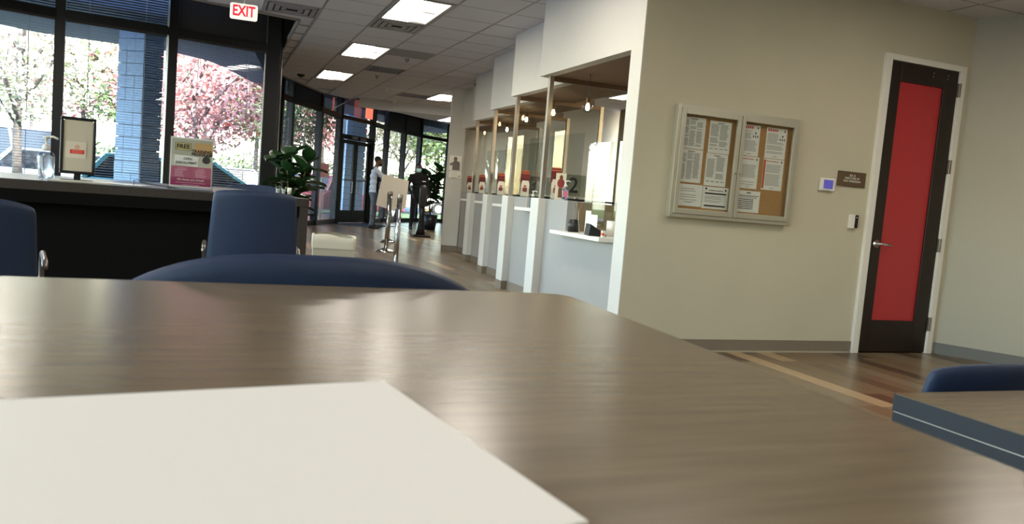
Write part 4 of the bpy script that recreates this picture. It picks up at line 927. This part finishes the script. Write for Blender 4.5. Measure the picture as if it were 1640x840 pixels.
MB().lathe([(.12, .05), (.085, .2), (.065, .45), (.06, .72)], (0, 0, 0), 16, 1, .7).build('pedestal', M_black, dp, smooth=True)
MB().lathe([(.07, .7), (.088, .74), (.09, .95), (.09, 1.12), (.075, 1.18), (.04, 1.2)], (0, 0, 0), 20, 1, .8).build('head', mat('dispenser_grey', (44, 44, 48), .45), dp, smooth=True)
bd = tag(MB().prism([(-.32, .30), (.38, .20), (.36, -.5), (.16, -.62), (-.42, -.5)], -.012, .012, Matrix(((1, 0, 0, 0), (0, 0, 1, 0), (0, 1, 0, 0), (0, 0, 0, 1)))).build('blank_board', mat('board_white', (214, 204, 186), .7)), 'large blank off white board held by the man in grey', 'board')
bd.location = (4.30, 19.73, 1.10); bd.rotation_euler = (0, .03, .1)

# ================================================================== PEOPLE
def cap_(mb, p0, p1, r0, r1, n=14):
    p0, p1 = Vector(p0), Vector(p1); k = 5
    mb.tube([p0.lerp(p1, i / k) for i in range(k + 1)], r0, n, r1); mb.ell(p0, (r0,) * 3, n, 8); mb.ell(p1, (r1,) * 3, n, 8)
def hand(mb, w_, d, side):
    w_, d = Vector(w_), Vector(d).normalized(); s_ = d.cross(Vector((0, 0, 1))).normalized() if abs(d.z) < .9 else Vector((0, 1, 0)); nrm = s_.cross(d)
    c = w_ + d * .05; rotm = Matrix((s_, d, nrm)).transposed(); mb.ell(c, (.042, .055, .018), 12, 8, rotm)
    for i, L_ in enumerate((.065, .075, .072, .055)):
        b0 = c + d * .045 + s_ * (i - 1.5) * .02; m_ = b0 + d * L_ * .55 - nrm * .008; e = m_ + d * L_ * .35 - nrm * .022
        cap_(mb, b0, m_, .010, .0095, 8); cap_(mb, m_, e, .0095, .008, 8)
    b0 = c - d * .02 + s_ * side * .035; m_ = b0 + (d * .5 + s_ * side * .7).normalized() * .035; cap_(mb, b0, m_, .012, .011, 8); cap_(mb, m_, m_ + (d * .8 + s_ * side * .3).normalized() * .03, .011, .009, 8)
def body(J, parent, mats, pick, vox=.011):
    mb = MB()
    cap_(mb, J['pelL'], J['kneeL'], .092, .062); cap_(mb, J['kneeL'], J['ankL'], .06, .046); cap_(mb, J['pelR'], J['kneeR'], .092, .062); cap_(mb, J['kneeR'], J['ankR'], .06, .046)
    pel = (Vector(J['pelL']) + Vector(J['pelR'])) / 2; sh = (Vector(J['shL']) + Vector(J['shR'])) / 2; ax = (Vector(J['shR']) - Vector(J['shL'])).normalized()
    ang_ = math.atan2(ax.y, ax.x); R_ = Matrix.Rotation(ang_, 3, 'Z')
    for f_, w_, d_ in ((0, .175, .125), (.2, .165, .125), (.45, .165, .125), (.7, .185, .13), (.92, .19, .11)):
        mb.ell(pel.lerp(sh, f_), (w_, d_, .12), 18, 10, R_)
    cap_(mb, J['shL'], J['elL'], .066, .048); cap_(mb, J['elL'], J['wrL'], .046, .032); cap_(mb, J['shR'], J['elR'], .066, .048); cap_(mb, J['elR'], J['wrR'], .046, .032)
    cap_(mb, J['shL'], sh + Vector((0, 0, .05)), .06, .065); cap_(mb, J['shR'], sh + Vector((0, 0, .05)), .06, .065)
    hd_ = Vector(J['head']); fd = Vector(J['face']).normalized(); sd_ = fd.cross(Vector((0, 0, 1)))
    cap_(mb, sh + Vector((0, 0, .03)), hd_ - Vector((0, 0, .06)) - fd * .015, .06, .055)
    Rh = Matrix((sd_, fd, Vector((0, 0, 1)))).transposed()
    mb.ell(hd_ + Vector((0, 0, .02)), (.078, .095, .105), 18, 12, Rh); mb.ell(hd_ + fd * .025 - Vector((0, 0, .06)), (.055, .06, .055), 14, 10, Rh)
    mb.ell(hd_ + fd * .098 - Vector((0, 0, .01)), (.014, .02, .024), 10, 8, Rh); mb.ell(hd_ + fd * .083 - Vector((0, 0, .052)), (.027, .012, .012), 10, 8, Rh)
    for s_ in (-1, 1): mb.ell(hd_ + sd_ * .08 * s_ - fd * .005, (.012, .02, .032), 10, 8, Rh)
    hand(mb, J['wrL'], J['hdL'], J.get('sL', 1)); hand(mb, J['wrR'], J['hdR'], J.get('sR', -1))
    o = mb.build('tmp', mats[0]); md = o.modifiers.new('r', 'REMESH'); md.mode = 'VOXEL'; md.voxel_size = vox
    sm = o.modifiers.new('s', 'SMOOTH'); sm.iterations = 3; sm.factor = .5
    dg = bpy.context.evaluated_depsgraph_get(); me = bpy.data.meshes.new_from_object(o.evaluated_get(dg)); bpy.data.objects.remove(o)
    me.materials.clear()
    for m in mats: me.materials.append(m)
    for p in me.polygons: p.use_smooth = True; p.material_index = pick(p.center)
    b_ = bpy.data.objects.new('body', me); C.objects.link(b_); b_.parent = parent
    ey = MB()
    for s_ in (-1, 1): ey.ell(hd_ + fd * .088 + sd_ * .032 * s_ + Vector((0, 0, .022)), (.012, .008, .008), 8, 6, Rh)
    ey.build('eyes', mat('eye_dark', (20, 16, 16), .3), parent, smooth=True)
    br_ = MB()
    for s_ in (-1, 1): br_.ell(hd_ + fd * .092 + sd_ * .034 * s_ + Vector((0, 0, .042)), (.02, .006, .005), 8, 6, Rh)
    br_.build('eyebrows', M_hair, parent, smooth=True)
    return hd_, fd, sd_, Rh
def shoe(p, d, parent, m, sole=None):
    d = Vector(d).normalized(); s_ = d.cross(Vector((0, 0, 1))); R_ = Matrix((s_, d, Vector((0, 0, 1)))).transposed(); p = Vector(p)
    q = MB(); q.ell(p + d * .07 + Vector((0, 0, .045)), (.047, .14, .042), 14, 8, R_); q.ell(p + Vector((0, 0, .075)), (.045, .06, .05), 12, 8, R_); q.build('shoe', m, parent, smooth=True)
    q = MB(); q.ell(p + d * .07 + Vector((0, 0, .018)), (.05, .145, .018), 14, 6, R_); q.build('sole', sole or M_black, parent, smooth=True)
def haircap(hd_, fd, Rh, parent, m=M_hair, beard=False):
    q = MB(); q.ell(hd_ - fd * .016 + Vector((0, 0, .045)), (.085, .095, .095), 18, 12, Rh); q.build('hair', m, parent, smooth=True)
    if beard: q = MB(); q.ell(hd_ + fd * .04 - Vector((0, 0, .075)), (.062, .06, .052), 14, 10, Rh); q.build('beard', m, parent, smooth=True)
p1 = thing('person', 'man in light grey long sleeves and grey trousers holding a board, beard, side on', 'person', (3.86, 20.0, 0))
shirt = mat('shirt_grey', (196, 200, 208), .85); vest = mat('vest_black', (22, 22, 26), .85); pants = mat('trousers_grey', (92, 96, 104), .85, var=.35, scale=9)
J = dict(pelL=(-.02, .09, .93), pelR=(0, -.09, .93), kneeL=(.06, .1, .5), kneeR=(.0, -.1, .5), ankL=(.04, .11, .1), ankR=(-.05, -.11, .1),
         shL=(.02, .19, 1.5), shR=(-.02, -.19, 1.5), elL=(.16, .24, 1.26), elR=(.17, -.25, 1.33), wrL=(.33, .0, 1.12), wrR=(.40, -.24, 1.40), hdL=(1, -.3, 0), hdR=(1, .1, -.12),
         head=(.06, 0, 1.72), face=(1, -.12, -.08))
def pick1(c):
    if c.z > 1.585 and abs(c.y) < .14: return 3
    if c.x > .405 or (c.x > .34 and c.z < 1.2): return 3
    if c.z < .93: return 2
    if c.z < 1.33 and c.x > .02 and abs(c.y) < .2 and c.z < 1.36: return 1
    if c.z > 1.5 and abs(c.y) < .12 and c.x < .1: return 1
    return 0
hh = body(J, p1, [shirt, vest, pants, M_skin1], pick1); haircap(hh[0], hh[1], hh[3], p1, beard=True)
shoe((.02, .11, 0), (1, -.05, 0), p1, M_black); shoe((-.06, -.11, 0), (1, -.25, 0), p1, M_black)
p2 = thing('person', 'man in all black clothes and pale face mask standing near the windows', 'person', (5.05, 20.2, 0), .1)
blk = mat('cloth_black', (13, 13, 15), .9); blk2 = mat('trousers_black', (11, 11, 12), .9)
J = dict(pelL=(-.1, 0, .9), pelR=(.1, 0, .9), kneeL=(-.13, -.04, .48), kneeR=(.14, .0, .48), ankL=(-.14, 0, .1), ankR=(.17, .03, .1),
         shL=(-.2, 0, 1.43), shR=(.2, 0, 1.43), elL=(-.29, .03, 1.14), elR=(.29, .02, 1.14), wrL=(-.21, -.15, .97), wrR=(.24, -.1, .93), hdL=(.35, -.25, -.9), hdR=(-.25, -.2, -.95), sL=-1, sR=1,
         head=(-.03, -.03, 1.64), face=(-.2, -1, -.05))
def pick2(c):
    if c.z > 1.52 and abs(c.x) < .15: return 2
    if c.z < .97 and (abs(c.x) > .15 and c.y < -.1 and c.z > .8): return 2
    if c.z < .9: return 1
    return 0
hh = body(J, p2, [blk, blk2, M_skin2], pick2); haircap(hh[0], hh[1], hh[3], p2)
q = MB(); q.ell(hh[0] + hh[1] * .062 - Vector((0, 0, .04)), (.068, .055, .062), 14, 10, hh[3]); q.build('face_mask', mat('mask_mint', (176, 214, 214), .8), p2, smooth=True)
for s_ in (-1, 1): MB().tube([hh[0] + hh[1] * .07 + hh[2] * .06 * s_ - Vector((0, 0, .02)), hh[0] + hh[2] * .086 * s_ + Vector((0, 0, .005))], .002, 5).build('mask_strap', M_trim, p2)
MB().box(.06, .15, -.142, -.138, 1.3, 1.325).build('name_badge', M_trim, p2)
shoe((-.14, 0, 0), (-.25, -1, 0), p2, M_black, mat('sole_white', (220, 220, 220), .7)); shoe((.17, .03, 0), (.6, -1, 0), p2, M_black, MATS['sole_white'])
